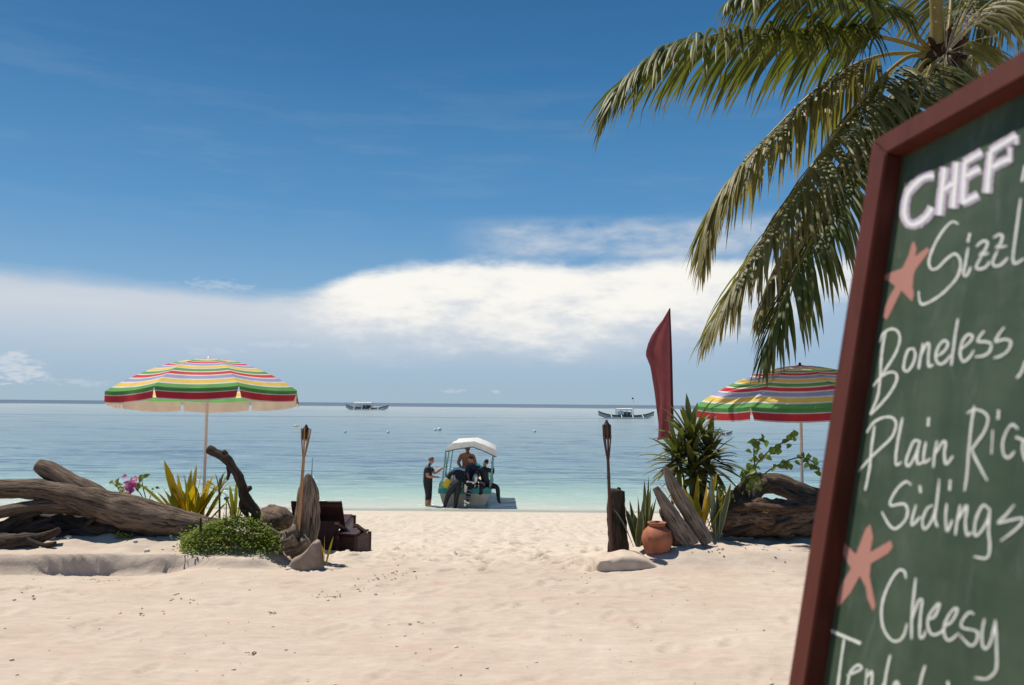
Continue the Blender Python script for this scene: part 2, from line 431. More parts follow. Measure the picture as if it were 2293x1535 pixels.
def ground(x, y, detail=True):
    x = np.asarray(x, float); y = np.asarray(y, float)
    z = np.interp(y, PROF_Y, PROF_Z)
    wx = x + 0.10 * vnoise(x * 1.3, y * 1.3, 5)
    # raised planting beds either side of the gap
    edge_l = 7.30 + 0.22 * vnoise(x * 0.9, x * 0 + 3, 8) + 0.05 * vnoise(x * 5.0, x * 0, 2)
    ml = sst(-wx, 1.98, 2.28)
    kl = ml * sst(y, edge_l - 0.035, edge_l + 0.03) * (1 - sst(y, 8.6, 9.5))
    z = z - 0.10 * sst(-x, 2.7, 3.3) * sst(y, 6.3, 7.2) * (1 - sst(y, 7.35, 7.6)) * ml  # hollow in front of the ledge, shaped to give a dark oval of shade
    z = z + kl * (2.105 + 0.075 * sst(y, 7.4, 7.9) - z)
    mr = sst(wx, 0.85, 1.5)
    kr = mr * sst(y, 6.95, 7.42) * (1 - sst(y, 8.6, 9.5))
    z = z + kr * (2.185 - z)
    if detail:
        near = 1 - sst(y, 9, 14)
        z = z + 0.05 * vnoise(x * 0.45, y * 0.6, 1) * (y < 25)
        calm = np.clip((26.5 - y) / 3.0, 0.0, 1.0)
        z = z + calm * (0.022 * vnoise(x * 1.7, y * 2.1, 2) + 0.013 * vnoise(x * 4.2, y * 5.0, 3) + 0.008 * vnoise(x * 9, y * 11, 4)
                 + 0.006 * vnoise(x * 19, y * 22, 9) + 0.0035 * vnoise(x * 38, y * 42, 12))
        z = z + 0.03 * vnoise(x * 0.22, y * 0.1, 31) * sst(y, 21, 25) * (1 - sst(y, 28, 33))
        # trodden lumps in the gap and down the beach
        tr = sst(y, 7.0, 8.0) * (1 - sst(y, 21, 26))
        lump = np.abs(vnoise(x * 3.1, y * 2.6, 21)) * 2
        z = z + tr * (0.05 * lump + 0.032 * vnoise(x * 6.5, y * 5.5, 22) + 0.016 * vnoise(x * 15, y * 13, 23))
    return z
def gz(x, y): return float(ground(np.array([x]), np.array([y]))[0])
def G(px, d, dz=0.0):
    """ground point below photograph column px at distance d"""
    p = P(px, 1200, d); return Vector((p.x, p.y, gz(p.x, p.y) + dz))

ys = list(np.arange(-4, 3.5, 0.25)) + list(np.arange(3.5, 10.0, 0.027)) + list(np.arange(10.0, 16, 0.06)) + list(np.arange(16, 28, 0.15)) + list(np.arange(28, 45, 1.0)) + [50, 60, 80, 120, 200]
xs_in = list(np.arange(-5.4, 4.6, 0.027))
xs = [-200, -120, -80, -60, -45, -35] + list(np.arange(-28, -14, 1.0)) + list(np.arange(-14, -5.4, 0.2)) + xs_in + list(np.arange(4.6, 14, 0.2)) + list(np.arange(14, 28, 1.0)) + [35, 45, 60, 80, 120, 200]
X, Y = np.meshgrid(np.array(xs), np.array(ys))
Z = ground(X, Y)
# footprints: shallow dents with a pushed-up rim
rng = np.random.RandomState(4)
for i in range(520):
    fy = rng.uniform(4.0, 10.5) if i < 330 else rng.uniform(10, 20)
    fx = rng.uniform(-4.8, 3.2) if fy < 7.0 else rng.uniform(-0.26, 0.12) * fy + 0.0
    a = rng.uniform(0, 6.28); L, W = rng.uniform(0.10, 0.16), rng.uniform(0.045, 0.07)
    i0, i1 = np.searchsorted(ys, [fy - 0.45, fy + 0.45]); j0, j1 = np.searchsorted(xs, [fx - 0.45, fx + 0.45])
    sx = X[i0:i1, j0:j1] - fx; sy = Y[i0:i1, j0:j1] - fy
    u = (sx * math.cos(a) + sy * math.sin(a)) / L; v = (-sx * math.sin(a) + sy * math.cos(a)) / W
    q = np.sqrt(u * u + v * v)
    dep = rng.uniform(0.008, 0.022) * (0.7 if fy < 7 else 1.7)
    Z[i0:i1, j0:j1] += -dep * np.clip(1 - q, 0, 1) ** 0.7 + dep * 0.55 * np.exp(-((q - 1.2) / 0.3) ** 2)
nv = X.size; nr, nc = X.shape
me = bpy.data.meshes.new('sand_beach')
me.vertices.add(nv); me.vertices.foreach_set('co', np.stack([X, Y, Z], -1).astype(np.float32).ravel())
idx = np.arange(nv).reshape(nr, nc)
quads = np.stack([idx[:-1, :-1], idx[:-1, 1:], idx[1:, 1:], idx[1:, :-1]], -1).reshape(-1, 4)
me.loops.add(quads.size); me.loops.foreach_set('vertex_index', quads.ravel().astype(np.int32))
me.polygons.add(len(quads)); me.polygons.foreach_set('loop_start', np.arange(0, quads.size, 4, dtype=np.int32))
me.polygons.foreach_set('loop_total', np.full(len(quads), 4, dtype=np.int32))
me.polygons.foreach_set('use_smooth', np.ones(len(quads), dtype=bool))
me.update(calc_edges=True)
mt, nt, out = new_mat('coral_sand')
co = node(nt, 'ShaderNodeTexCoord', 3)
px_, py_, pz_ = sepxyz(nt, co)
big = noise_n(nt, co, 0.9, 5, 0.6)
mid = noise_n(nt, mapping(nt, co, (0.55, 1.6, 1)), 5.0, 6, 0.65, 0.5)
fine = noise_n(nt, co, 70.0, 4, 0.7)
str_ = noise_n(nt, mapping(nt, co, (1.6, 6.0, 1)), 4.0, 7, 0.7, 0.6)
base = ramp(nt, (big * 0.35 + mid * 0.4 + str_ * 0.55 - 0.14), [(0.24, (0.35, 0.26, 0.195)), (0.40, (0.455, 0.365, 0.29)), (0.58, (0.52, 0.435, 0.355)), (0.75, (0.58, 0.51, 0.435))])
tint = noise_n(nt, mapping(nt, co, (0.9, 2.2, 1)), 1.7, 4, 0.6)
base = mixc(nt, tint.step(0.50, 0.70) * 0.32, base, (0.52, 0.37, 0.295))
pale = py_.step(6.8, 9.5)                       # whiter coral sand on the beach itself
base = mixc(nt, pale * 0.75, base, ramp(nt, mid, [(0.3, (0.47, 0.39, 0.31)), (0.5, (0.56, 0.49, 0.40)), (0.7, (0.62, 0.56, 0.475))]))
grain = noise_n(nt, mapping(nt, co, (1, 1.6, 1)), 26.0, 5, 0.7)
speck = grain.step(0.665, 0.72)
base = mixc(nt, speck * 0.45, base, (0.22, 0.13, 0.085))
wet = pz_.step(0.10, -0.02)
base = mixc(nt, wet * 0.1, base, (0.42, 0.38, 0.31))
h = fine * 0.35 + noise_n(nt, co, 24.0, 5, 0.6) * 0.8 + mid * 0.5
principled(nt, out, base, 0.92, h, 0.55, 0.012, 0.15)
me.materials.append(mt)
beach = bpy.data.objects.new('sand_beach', me); col.objects.link(beach); tag(beach, kind='structure')

# ------------------------------------------------------------------ the sea
wy = np.array([20, 22, 24, 25] + list(np.arange(25.5, 45, 0.12)) + list(np.arange(45, 90, 0.4)) + [92, 96, 105, 120, 150, 200, 300, 400, 600, 800, 1600, 4000, 12000, 40000], float)
wx_ = np.array([-40000, -8000, -1500, -400, -150, -90, -60, -45] + list(np.arange(-36, 36, 0.25)) + [36, 45, 60, 90, 150, 400, 1500, 8000, 40000], float)
WX, WY = np.meshgrid(wx_, wy)
WA = 0.055 * sst(WY, 26.0, 31.0) * (1 - sst(WY, 60, 90)) * (np.abs(WX) < 36)
WZ = WA * (vnoise(WX * 0.35, WY * 1.0, 61) + 0.55 * vnoise(WX * 0.9, WY * 2.3, 62) + 0.30 * vnoise(WX * 2.0, WY * 4.1, 63))
nr, nc = WX.shape
sme = bpy.data.meshes.new('sea')
sme.vertices.add(WX.size); sme.vertices.foreach_set('co', np.stack([WX, WY, WZ], -1).astype(np.float32).ravel())
idx = np.arange(WX.size).reshape(nr, nc)
quads = np.stack([idx[:-1, :-1], idx[:-1, 1:], idx[1:, 1:], idx[1:, :-1]], -1).reshape(-1, 4)
sme.loops.add(quads.size); sme.loops.foreach_set('vertex_index', quads.ravel().astype(np.int32))
sme.polygons.add(len(quads)); sme.polygons.foreach_set('loop_start', np.arange(0, quads.size, 4, dtype=np.int32))
sme.polygons.foreach_set('loop_total', np.full(len(quads), 4, dtype=np.int32))
sme.polygons.foreach_set('use_smooth', np.ones(len(quads), dtype=bool)); sme.update(calc_edges=True)
mt, nt, out = new_mat('sea_water')
co = node(nt, 'ShaderNodeNewGeometry', 0)
x_, y_, z_ = sepxyz(nt, co)
ly = (y_.max(1.0))._m('LOGARITHM', 10.0)         # log10 of the distance out: shallow sand flat, reef, deep water
patch = noise_n(nt, combxyz(nt, x_ * 0.02, y_ * 0.085, 0.0), 1.0, 6, 0.65, 0.4)
patch2 = noise_n(nt, combxyz(nt, x_ * 0.10, y_ * 0.45, 7.0), 1.0, 6, 0.7, 0.3)
far_p = noise_n(nt, combxyz(nt, x_ * 0.003, ly * 26.0, 2.0), 1.0, 5, 0.65)
lyw = ly + ((patch - 0.5) * 0.22 + (patch2 - 0.5) * 0.07) * ly.step(1.40, 1.62, 0.25, 1.0)
base = ramp(nt, (lyw - 1.36) / 2.0, [(0.0, (0.57, 0.55, 0.47)), (0.030, (0.54, 0.54, 0.465)), (0.045, (0.41, 0.485, 0.43)), (0.068, (0.30, 0.43, 0.395)), (0.105, (0.22, 0.345, 0.355)), (0.15, (0.185, 0.285, 0.335)),
      (0.34, (0.20, 0.275, 0.315)), (0.50, (0.26, 0.32, 0.34)), (0.66, (0.32, 0.37, 0.375)), (0.745, (0.33, 0.38, 0.385)), (0.768, (0.105, 0.148, 0.205)), (1.0, (0.10, 0.14, 0.20))])
# ripple shading and seagrass painted in: dark dashes along the shore, coarser further out
d1 = noise_n(nt, combxyz(nt, x_ * 0.22, y_ * 1.35, 1.0), 1.0, 6, 0.7, 0.4).step(0.47, 0.62) * ly.step(1.48, 1.60) * ly.step(1.95, 1.72)
d2 = noise_n(nt, combxyz(nt, x_ * 0.11, y_ * 0.30, 4.0), 1.0, 5, 0.65, 0.3).step(0.53, 0.66) * ly.step(1.56, 1.70) * ly.step(2.5, 2.2)
d3 = noise_n(nt, combxyz(nt, x_ * 0.018, y_ * 0.045, 9.0), 1.0, 5, 0.65, 0.3).step(0.52, 0.66) * ly.step(2.05, 2.3) * ly.step(2.9, 2.8)
dark = patch2.step(0.50, 0.64) * lyw.step(1.50, 1.62) * ly.step(2.2, 1.8)
base = mixc(nt, (d1 * 0.80 + d2 * 0.60 + d3 * 0.40 + dark * 0.50).min(0.85), base, (0.062, 0.125, 0.205))
lite = noise_n(nt, combxyz(nt, x_ * 0.5, y_ * 1.8, 14.0), 1.0, 4, 0.6).step(0.58, 0.72) * ly.step(2.0, 1.7)  # silvery sheen of the ripples, painted into the water colour
base = mixc(nt, lite * 0.6, base, (0.46, 0.53, 0.54))
wake = (y_ - 200.0 - x_ * 0.10 + (patch - 0.5) * 8.0)._m('ABSOLUTE').step(6.5, 2.0) * x_.step(45.0, 20.0)      # long wake left by the passing boat
base = mixc(nt, wake * 0.6, base, (0.10, 0.15, 0.18))
w1 = noise_n(nt, combxyz(nt, x_ * 0.9, y_ * 2.0, 0.0), 1.0, 6, 0.6, 0.4)
w2 = noise_n(nt, combxyz(nt, x_ * 0.14, y_ * 0.30, 3.0), 1.0, 5, 0.6, 0.3)
w3 = noise_n(nt, combxyz(nt, x_ * 4.0, y_ * 6.0, 5.0), 1.0, 3, 0.6)
h = w1 * 0.30 * ly.step(2.3, 1.5, 0.3, 1.0) + w2 * 0.75 + w3 * 0.030 * ly.step(2.0, 1.5)
b = principled(nt, None, base, 0.12, h, 0.9, 1.0, 0.5)
b.inputs['IOR'].default_value = 1.33
df = nt.nodes.new('ShaderNodeBsdfDiffuse'); nt.links.new(base.s, df.inputs[0])      # light scattered back out of the water
m1 = nt.nodes.new('ShaderNodeMixShader')
sc_ = lyw.step(2.86, 2.92, 0.42, 0.85)
nt.links.new(sc_.s, m1.inputs[0]); nt.links.new(b.outputs[0], m1.inputs[1]); nt.links.new(df.outputs[0], m1.inputs[2])
tr = nt.nodes.new('ShaderNodeBsdfTransparent'); tr.inputs[0].default_value = (0.90, 0.97, 0.95, 1)
mx = nt.nodes.new('ShaderNodeMixShader')
op = (y_ + (patch2 - 0.5) * 0.8).step(25.9, 27.3, 0.35, 1.0)
nt.links.new(op.s, mx.inputs[0]); nt.links.new(tr.outputs[0], mx.inputs[1]); nt.links.new(m1.outputs[0], mx.inputs[2])
nt.links.new(mx.outputs[0], out.inputs[0])
sme.materials.append(mt)
sea = bpy.data.objects.new('sea', sme); col.objects.link(sea); tag(sea, kind='structure')

# ------------------------------------------------------------------ beach umbrellas
def fabric(name, c, through=0.45):
    mt, nt, out = new_mat(name)
    co = node(nt, 'ShaderNodeTexCoord', 3)
    n = noise_n(nt, co, 6.0, 4)
    base = ramp(nt, n, [(0.3, tuple(x * 0.88 for x in c)), (0.7, tuple(min(1, x * 1.06) for x in c))])
    b = principled(nt, None, base, 0.8, noise_n(nt, co, 9.0, 3), 0.35, 0.02, 0.2)
    tr = nt.nodes.new('ShaderNodeBsdfTranslucent'); nt.links.new(base.s, tr.inputs[0])
    mx = nt.nodes.new('ShaderNodeMixShader'); mx.inputs[0].default_value = through
    nt.links.new(b.outputs[0], mx.inputs[1]); nt.links.new(tr.outputs[0], mx.inputs[2]); nt.links.new(mx.outputs[0], out.inputs[0])
    return mt
LINING = fabric('pinkish_lining', (0.90, 0.81, 0.76), 0.06)
FAB = [fabric('white_canvas', (0.80, 0.77, 0.72)), fabric('red_canvas', (0.70, 0.07, 0.085)), fabric('green_canvas', (0.15, 0.40, 0.12)),
       fabric('yellow_canvas', (0.86, 0.62, 0.13)), fabric('lavender_canvas', (0.38, 0.40, 0.66)), LINING]
# stripes from the hem of the panel up to the top; each is (colour, relative width)
STR = []
for k in range(13):
    STR += [((2, 3, 4, 1)[k % 4], 1.0), (0, 0.38)]
tot = sum(w for _, w in STR)
def umbrella(px, py_apex, dist, r, rise, rot0, tiltx, tilty, base_z, label, dz_valance=0.135):
    apex = P(px, py_apex, dist)
    base = Vector((apex.x, apex.y, base_z))
    root = thing('beach_umbrella', base, label, 'umbrella', 'striped beach umbrellas')
    tm = Matrix.Rotation(tiltx, 3, 'X') @ Matrix.Rotation(tilty, 3, 'Y')
    def pt(ang, rr, sag=0.0, drop=0.0):
        h = rise * (1 - rr ** 1.85) - sag - drop
        q = Vector((r * rr * math.cos(ang), r * rr * math.sin(ang), h - rise))
        return apex + tm @ q
    for k in range(8):
        a0 = rot0 + k * math.pi / 4; a1 = a0 + math.pi / 4
        mb = MB()
        # rows follow the stripes, straight from rib to rib and sagging a little between them
        s = 0.0; edges = [0.0]
        for _, w in STR: s += w / tot; edges.append(s)
        NC = 8
        def row(v):
            rr = 1 - v
            p0, p1 = pt(a0, max(rr, 0.004)), pt(a1, max(rr, 0.004))
            res = []
            for c in range(NC + 1):
                u = c / NC
                q = p0.lerp(p1, u)
                bow = 4 * u * (1 - u)
                res.append(q - Vector((0, 0, 1)) * bow * 0.030 * r * rr * (1.0 - 0.3 * rr))
            return res
        for i, (cidx, w) in enumerate(STR):
            sub = 1
            mb.sheet([row(edges[i]), row(edges[i + 1])], cidx)
        panel = mb.build('panel', FAB, root)
        # hanging valance: green hem, white, red, white edge
        vb = MB(); top = row(0.0)
        ang_m = (a0 + a1) / 2
        out_ = tm @ Vector((math.cos(ang_m), math.sin(ang_m), 0))
        dn = tm @ Vector((0, 0, -1))
        sway = random.uniform(-0.1, 0.28)
        cuts = [(0.0, 2), (0.30, 2), (0.38, 0), (0.90, 1), (1.0, 0)]
        def vrow(q):
            res = []
            for c in range(NC + 1):
                u = c / NC
                tap = 1 - 0.05 * q
                p = top[NC // 2].lerp(top[c], tap) if False else top[c] + (top[NC // 2] - top[c]) * (0.07 * q)
                wob = 0.016 * math.sin(u * 9 + k * 2.1) * q
                res.append(p + dn * (dz_valance * q) + out_ * (sway * dz_valance * q * 0.5 + wob + 0.002))
            return res
        for i in range(1, len(cuts)):
            q0, q1 = cuts[i - 1][0], cuts[i][0]
            vb.sheet([vrow(q1), vrow(q0)], cuts[i][1])
        vb.sheet([[p - out_ * 0.004 for p in vrow(1.0)], [p - out_ * 0.004 for p in vrow(0.5)], [p - out_ * 0.004 for p in vrow(0.0)]], 5)
        vb.build('valance', FAB, panel)
        # rib under the canopy
        rb = MB(); rb.tube([pt(a0, q) - Vector((0, 0, 0.014)) for q in (0.03, 0.3, 0.55, 0.8, 0.99)], 0.006, 6)
        rb.build('rib', 'white_paint', root)
        st = MB(); st.tube([pt(a0, 0.55) - Vector((0, 0, 0.016)), Vector((apex.x, apex.y, apex.z - rise * 1.02)) + tm @ Vector((0.03 * math.cos(a0), 0.03 * math.sin(a0), 0))], 0.005, 6)
        st.build('strut', 'white_paint', root)
    pb = MB(); pb.tube([base - Vector((0, 0, 0.3)), apex - Vector((0, 0, 0.02))], 0.019, 10); pb.build('pole', umb_pole, root)
    fb = MB(); fb.lathe(apex + Vector((0, 0, -0.012)), [(0.05, -0.01), (0.045, 0.012), (0.016, 0.02), (0.014, 0.045), (0.0, 0.05)], 12)
    fb.build('finial', 'white_paint' if px < 1000 else 'black', root)
    return root
umb_pole = pmat('pinkish_pole_paint', (0.70, 0.60, 0.54), 0.1, 6, 0.5)
def z_at(px, d):
    p = P(px, 1200, d); return gz(p.x, p.y)
umbrella(468, 804, 9.7, 1.13, 0.43, R(262), R(-4.0), R(-2.0), z_at(475, 9.7), 'striped beach umbrella fully in view above the driftwood log on the left')
umbrella(1791, 819, 9.6, 1.28, 0.46, R(226), R(1.0), R(-1.5), z_at(1791, 9.6), 'striped beach umbrella under the palm fronds, half hidden by the menu board', 0.15)

# ------------------------------------------------------------------ feather flag
flagm = fabric('maroon_flag_cloth', (0.25, 0.068, 0.075))
fo = [(455, 60), (390, 170), (325, 255), (270, 340), (235, 420), (215, 500), (215, 545), (260, 650), (278, 730), (290, 800), (305, 880), (315, 950), (324, 1030), (330, 1100), (339, 1180), (345, 1250), (342, 1320), (336, 1380), (318, 1430)]
D_FLAG = 10.0
fb_ = P(1505, 1180, D_FLAG)
fl = thing('feather_flag', Vector((fb_.x, fb_.y, gz(fb_.x, fb_.y))), 'maroon feather flag on a tall pole behind the spiky plant', 'flag')
rows = []
for i, (cx, cy) in enumerate(fo):
    t_ = i / (len(fo) - 1)
    yR = 60 + (1400 - 60) * ((cy - 60) / 1370) ** 1.02
    L_ = (1400 + .215 * cx, 680 + .215 * cy); R_ = (1400 + .215 * (465 + 27 * t_), 680 + .215 * yR)
    row = []
    for k in range(13):
        u = k / 12
        p = P(L_[0] * (1 - u) + R_[0] * u, L_[1] * (1 - u) + R_[1] * u, D_FLAG)
        p.y += (0.035 * math.sin(u * 10 + t_ * 5) + 0.05 * math.sin(u * 5 - t_ * 7)) * (1 - u) * min(1, t_ * 5)
        row.append(p)
    rows.append(row)
mb = MB(); mb.sheet(rows); mb.build('cloth', flagm, fl)
mb = MB(); mb.tube([fl.location - Vector((0, 0, 0.3)), P(1506, 960, D_FLAG), P(1503, 800, D_FLAG), P(1499.5, 691, D_FLAG)], [0.019, 0.017, 0.013, 0.009], 8); mb.build('pole', pmat('dark_flag_pole', (0.06, 0.012, 0.02), 0.2, 6, 0.5), fl)

# ------------------------------------------------------------------ bamboo torches
def torch(pts_px, d0, d1, label, dark):
    top = P(*pts_px[0], d0); bot = P(*pts_px[1], d1)
    ax = (top - bot).normalized()
    L = (top - bot).length
    root = thing('bamboo_torch', bot, label, 'torch', 'bamboo torches either side of the gap')
    pm = 'bamboo_dark' if dark else 'bamboo'
    at = lambda q: bot + ax * (L * q)
    mb = MB(); mb.tube([bot - ax * 0.25, at(0.35), at(0.70)], [0.017, 0.016, 0.014], 10)
    for q in (0.12, 0.34, 0.55): mb.lathe(at(q), [(0.016, -0.008), (0.0205, 0), (0.016, 0.008)], 10, ax)
    mb.build('pole', pm, root)
    x = ax.orthogonal().normalized(); y = ax.cross(x)
    for k in range(7):
        a = 2 * math.pi * k / 7 + 0.3
        o = x * math.cos(a) + y * math.sin(a)
        mb = MB(); mb.tube([at(0.69) + o * 0.010, at(0.78) + o * 0.024, at(0.86) + o * 0.036, at(0.96) + o * (0.037 if dark else 0.046)], 0.0058, 5)
        mb.build('bamboo_split', pm, root)
    mb = MB(); mb.lathe(at(0.845), [(0.0, 0), (0.031, 0.004), (0.033, L * 0.115), (0.025, L * 0.122), (0.012, L * 0.14), (0.010, L * 0.153), (0.0, L * 0.155)], 14, ax)
    mb.build('oil_canister', 'torch_can', root)
    mb = MB(); mb.lathe(at(0.86), [(0.036, -0.006), (0.042, 0), (0.036, 0.006)], 14, ax); mb.build('binding_ring', pm, root)
    return root
torch([(686, 951), (668, 1185)], 7.55, 7.62, 'pale bamboo torch leaning against the upright driftwood post', False)
torch([(1358, 940), (1369, 1228)], 7.50, 7.55, 'dark bamboo torch in front of the charred stump', True)

# ------------------------------------------------------------------ driftwood
def px_tube(mb, pts, d, n=18, rough=0.12, nscale=5, sub=5, flat=1.0, seed=0.0, cap=True):
    """pts: (px, py, radius_px[, d])"""
    pp, rr = [], []
    for q in pts:
        dd = q[3] if len(q) > 3 else d
        pp.append(P(q[0], q[1], dd)); rr.append(q[2] * dd / F)
    mb.tube(pp, rr, n, rough, nscale, cap, 0, sub, flat, seed)
    return mb
def base_of(px, d): return G(px, d)
log = thing('driftwood_log', base_of(240, 7.95), 'long smooth forked driftwood log lying across the sand on the left', 'log')
mb = MB(); px_tube(mb, [(-130, 1108, 18, 7.9), (-40, 1097, 19, 7.9), (60, 1095, 21, 7.9), (150, 1107, 26), (220, 1130, 35), (300, 1154, 39), (380, 1170, 32), (440, 1177, 25), (496, 1180, 13)], 7.9, 30, 0.15, 5, 12, seed=2); mb.build('trunk', 'bark_grey', log)
mb = MB(); px_tube(mb, [(262, 1140, 16, 7.92), (212, 1112, 26, 7.93), (160, 1084, 23, 7.97), (118, 1058, 20, 8.0), (92, 1045, 17, 8.02), (84, 1041, 14, 8.02)], 8, 20, 0.14, 6, 6, seed=4); mb.build('forked_branch', 'bark_grey', log)
mb = MB(); px_tube(mb, [(190, 1136, 19, 7.95), (110, 1133, 17, 7.85), (40, 1141, 14, 7.8), (-30, 1155, 13, 7.75), (-90, 1170, 12, 7.7)], 7.9, 16, 0.12, 6, 6, seed=6); mb.build('lower_branch', 'bark_grey', log)
mb = MB(); px_tube(mb, [(296, 1182, 8, 7.92), (300, 1200, 7, 7.85), (308, 1216, 6, 7.82)], 7.9, 10, 0.2, 9, 4, seed=8); mb.build('broken_stub', 'bark_brown', log)

def driftwood(name, label, pts, d, mat, n=16, rough=0.16, nscale=6, sub=6, flat=1.0, seed=0.0, extra=()):
    b0 = min((P(q[0], q[1], q[3] if len(q) > 3 else d) for q in pts), key=lambda v: v.z)
    root = thing(name, b0, label, 'driftwood')
    n = max(n, 24); sub = max(sub, 10)
    mb = MB(); px_tube(mb, pts, d, n, rough, nscale, sub, flat, seed); mb.build('stem', mat, root)
    for k, e in enumerate(extra):
        mb = MB(); px_tube(mb, e, d, 10, rough, nscale * 1.5, 5, 1.0, seed + k + 1); mb.build('side_branch', mat, root)
    return root
driftwood('driftwood_root', 'gnarled dark root piled under the long log at the left edge', [(-40, 1205, 20, 7.75), (10, 1185, 16), (40, 1165, 13), (70, 1150, 10), (95, 1146, 6)], 7.8, 'bark_dark', seed=11, rough=0.3,
          extra=[[(18, 1186, 9), (45, 1172, 6), (72, 1165, 4)], [(0, 1195, 12), (30, 1178, 8), (58, 1158, 6)], [(30, 1190, 9), (80, 1175, 8), (118, 1160, 5)]])
driftwood('driftwood_root', 'thick weathered root lying lowest on the sand at the left edge', [(-90, 1236, 30, 7.55), (-10, 1224, 26, 7.55), (45, 1214, 20, 7.55), (85, 1205, 12, 7.56), (115, 1196, 9, 7.58), (134, 1186, 6, 7.6)], 7.5, 'bark_dark', seed=13, rough=0.26,
          extra=[[(60, 1210, 8), (95, 1222, 7), (125, 1216, 4)]])
driftwood('driftwood_log', 'dark half buried log in the shade underneath the long log', [(60, 1190, 30, 8.35), (140, 1182, 36, 8.35), (230, 1186, 30, 8.3), (320, 1192, 20, 8.25)], 8.3, 'bark_dark', seed=15, rough=0.22,
          extra=[[(180, 1185, 8, 7.95), (200, 1172, 6, 7.9), (215, 1161, 4, 7.9)]])
driftwood('driftwood_root', 'dark root shapes added to fill the shadow under the long log', [(75, 1178, 26, 7.98), (140, 1182, 30, 7.96), (210, 1192, 28, 7.94), (270, 1202, 24, 7.92), (340, 1208, 18, 7.92)], 7.95, 'bark_dark', seed=16, rough=0.35,  # added dark roots that stand in for the black shadow here
          extra=[[(90, 1206, 18, 7.82), (160, 1204, 18, 7.82), (230, 1210, 14, 7.82), (290, 1214, 9, 7.82)], [(70, 1160, 14, 8.05), (40, 1180, 16, 7.98), (15, 1208, 14, 7.85)], [(250, 1190, 14, 7.88), (330, 1208, 13, 7.86), (420, 1210, 10, 7.86)], [(188, 1182, 7, 7.84), (200, 1170, 5, 7.80), (216, 1160, 3, 7.78)], [(60, 1190, 9, 7.8), (110, 1178, 8, 7.78), (135, 1184, 5, 7.76)], [(330, 1195, 8, 7.84), (345, 1206, 6, 7.8), (350, 1215, 4, 7.79)]])
driftwood('driftwood_branch', 'crooked upright driftwood branch rising in front of the left umbrella pole', [(566, 1172, 11, 7.8), (575, 1150, 10), (560, 1130, 11), (547, 1108, 12), (542, 1088, 10), (533, 1066, 10), (520, 1048, 10), (506, 1028, 11), (490, 1018, 10), (474, 1010, 10), (466, 1006, 9)], 7.75, 'bark_dark', seed=17, rough=0.2, nscale=9,
          extra=[[(504, 1026, 11), (501, 1014, 8), (499, 1010, 5)], [(548, 1100, 8), (558, 1094, 6), (563, 1091, 4)], [(552, 1108, 9), (541, 1130, 7), (551, 1150, 6), (560, 1166, 5)], [(512, 1045, 6), (513, 1060, 4), (509, 1075, 3)]])
driftwood('driftwood_log', 'short grey rounded log end beside the leafy bush on the left', [(585, 1168, 26, 8.3), (608, 1166, 33, 8.1), (630, 1168, 30, 8.0), (640, 1172, 16, 7.95)], 8, 'bark_grey', seed=19, rough=0.14)
# upright slab of driftwood with its root foot
post = thing('driftwood_post', base_of(690, 7.75), 'tall pointed upright slab of driftwood beside the pale torch', 'driftwood')
mb = MB()
sl = [(1062, 686, 693), (1075, 677, 704), (1095, 669, 713), (1120, 664, 715), (1150, 661, 716), (1180, 658, 715), (1205, 655, 713), (1235, 650, 712), (1262, 648, 714)]
pp = []
for sy_, x0, x1 in sl: pp.append(((x0 + x1) / 2, sy_, (x1 - x0) / 2))
pts_ = [P(a, b_, 7.75) for a, b_, c in pp]; rad = [c * 7.75 / F for a, b_, c in pp]
mb.tube(pts_[::-1], rad[::-1], 30, 0.13, 7, True, 0, 8, 0.55, 21.0)
mb.build('slab', 'bark_post', post)
for k, e in enumerate(([(664, 1200, 22), (645, 1212, 20), (622, 1222, 16), (606, 1226, 10)], [(668, 1190, 14), (640, 1200, 12), (618, 1212, 8)], [(690, 1210, 16), (668, 1226, 15), (640, 1234, 10)], [(655, 1188, 9), (630, 1198, 7), (600, 1185, 5), (580, 1172, 4)])):
    mb = MB(); px_tube(mb, e, 7.6, 14, 0.35, 11, 6, 1.0, 23.0 + k); mb.build('root', 'bark_post', post)
mb = MB(); mb.tube([P(698, 1068, 7.75), P(699, 1045, 7.75), P(700, 1025, 7.75)], [0.004, 0.003, 0.002], 5); mb.build('twig', 'bark_dark', post)

# right-hand pile
driftwood('charred_stump', 'dark charred upright stump behind the right torch', [(1384, 1240, 24, 7.75), (1382, 1200, 21), (1380, 1150, 21), (1381, 1120, 20), (1381, 1104, 18), (1382, 1097, 15)], 7.7, 'bark_dark', seed=31, rough=0.18, n=22,
          extra=[[(1370, 1108, 8), (1369, 1096, 5)], [(1384, 1106, 7), (1386, 1092, 4)], [(1394, 1112, 6), (1396, 1100, 3)]])
driftwood('leaning_driftwood', 'pale split driftwood plank leaning left, nearest the clay pot', [(1548, 1222, 22, 7.5), (1522, 1185, 20), (1496, 1142, 15), (1478, 1110, 10), (1468, 1092, 7)], 7.5, 'bark_pale', seed=33, rough=0.2, flat=0.5)
driftwood('leaning_driftwood', 'pale driftwood plank leaning left in front of the yellow plant', [(1586, 1216, 15, 7.55), (1560, 1178, 17), (1530, 1130, 15), (1508, 1092, 13), (1495, 1060, 9), (1489, 1046, 4)], 7.58, 'bark_pale', seed=35, rough=0.2, flat=0.55)
driftwood('leaning_driftwood', 'short brown driftwood block propped behind the clay pot', [(1522, 1222, 18, 7.56), (1508, 1180, 20), (1494, 1148, 19), (1488, 1136, 14)], 7.6, 'bark_brown', seed=37, rough=0.22)
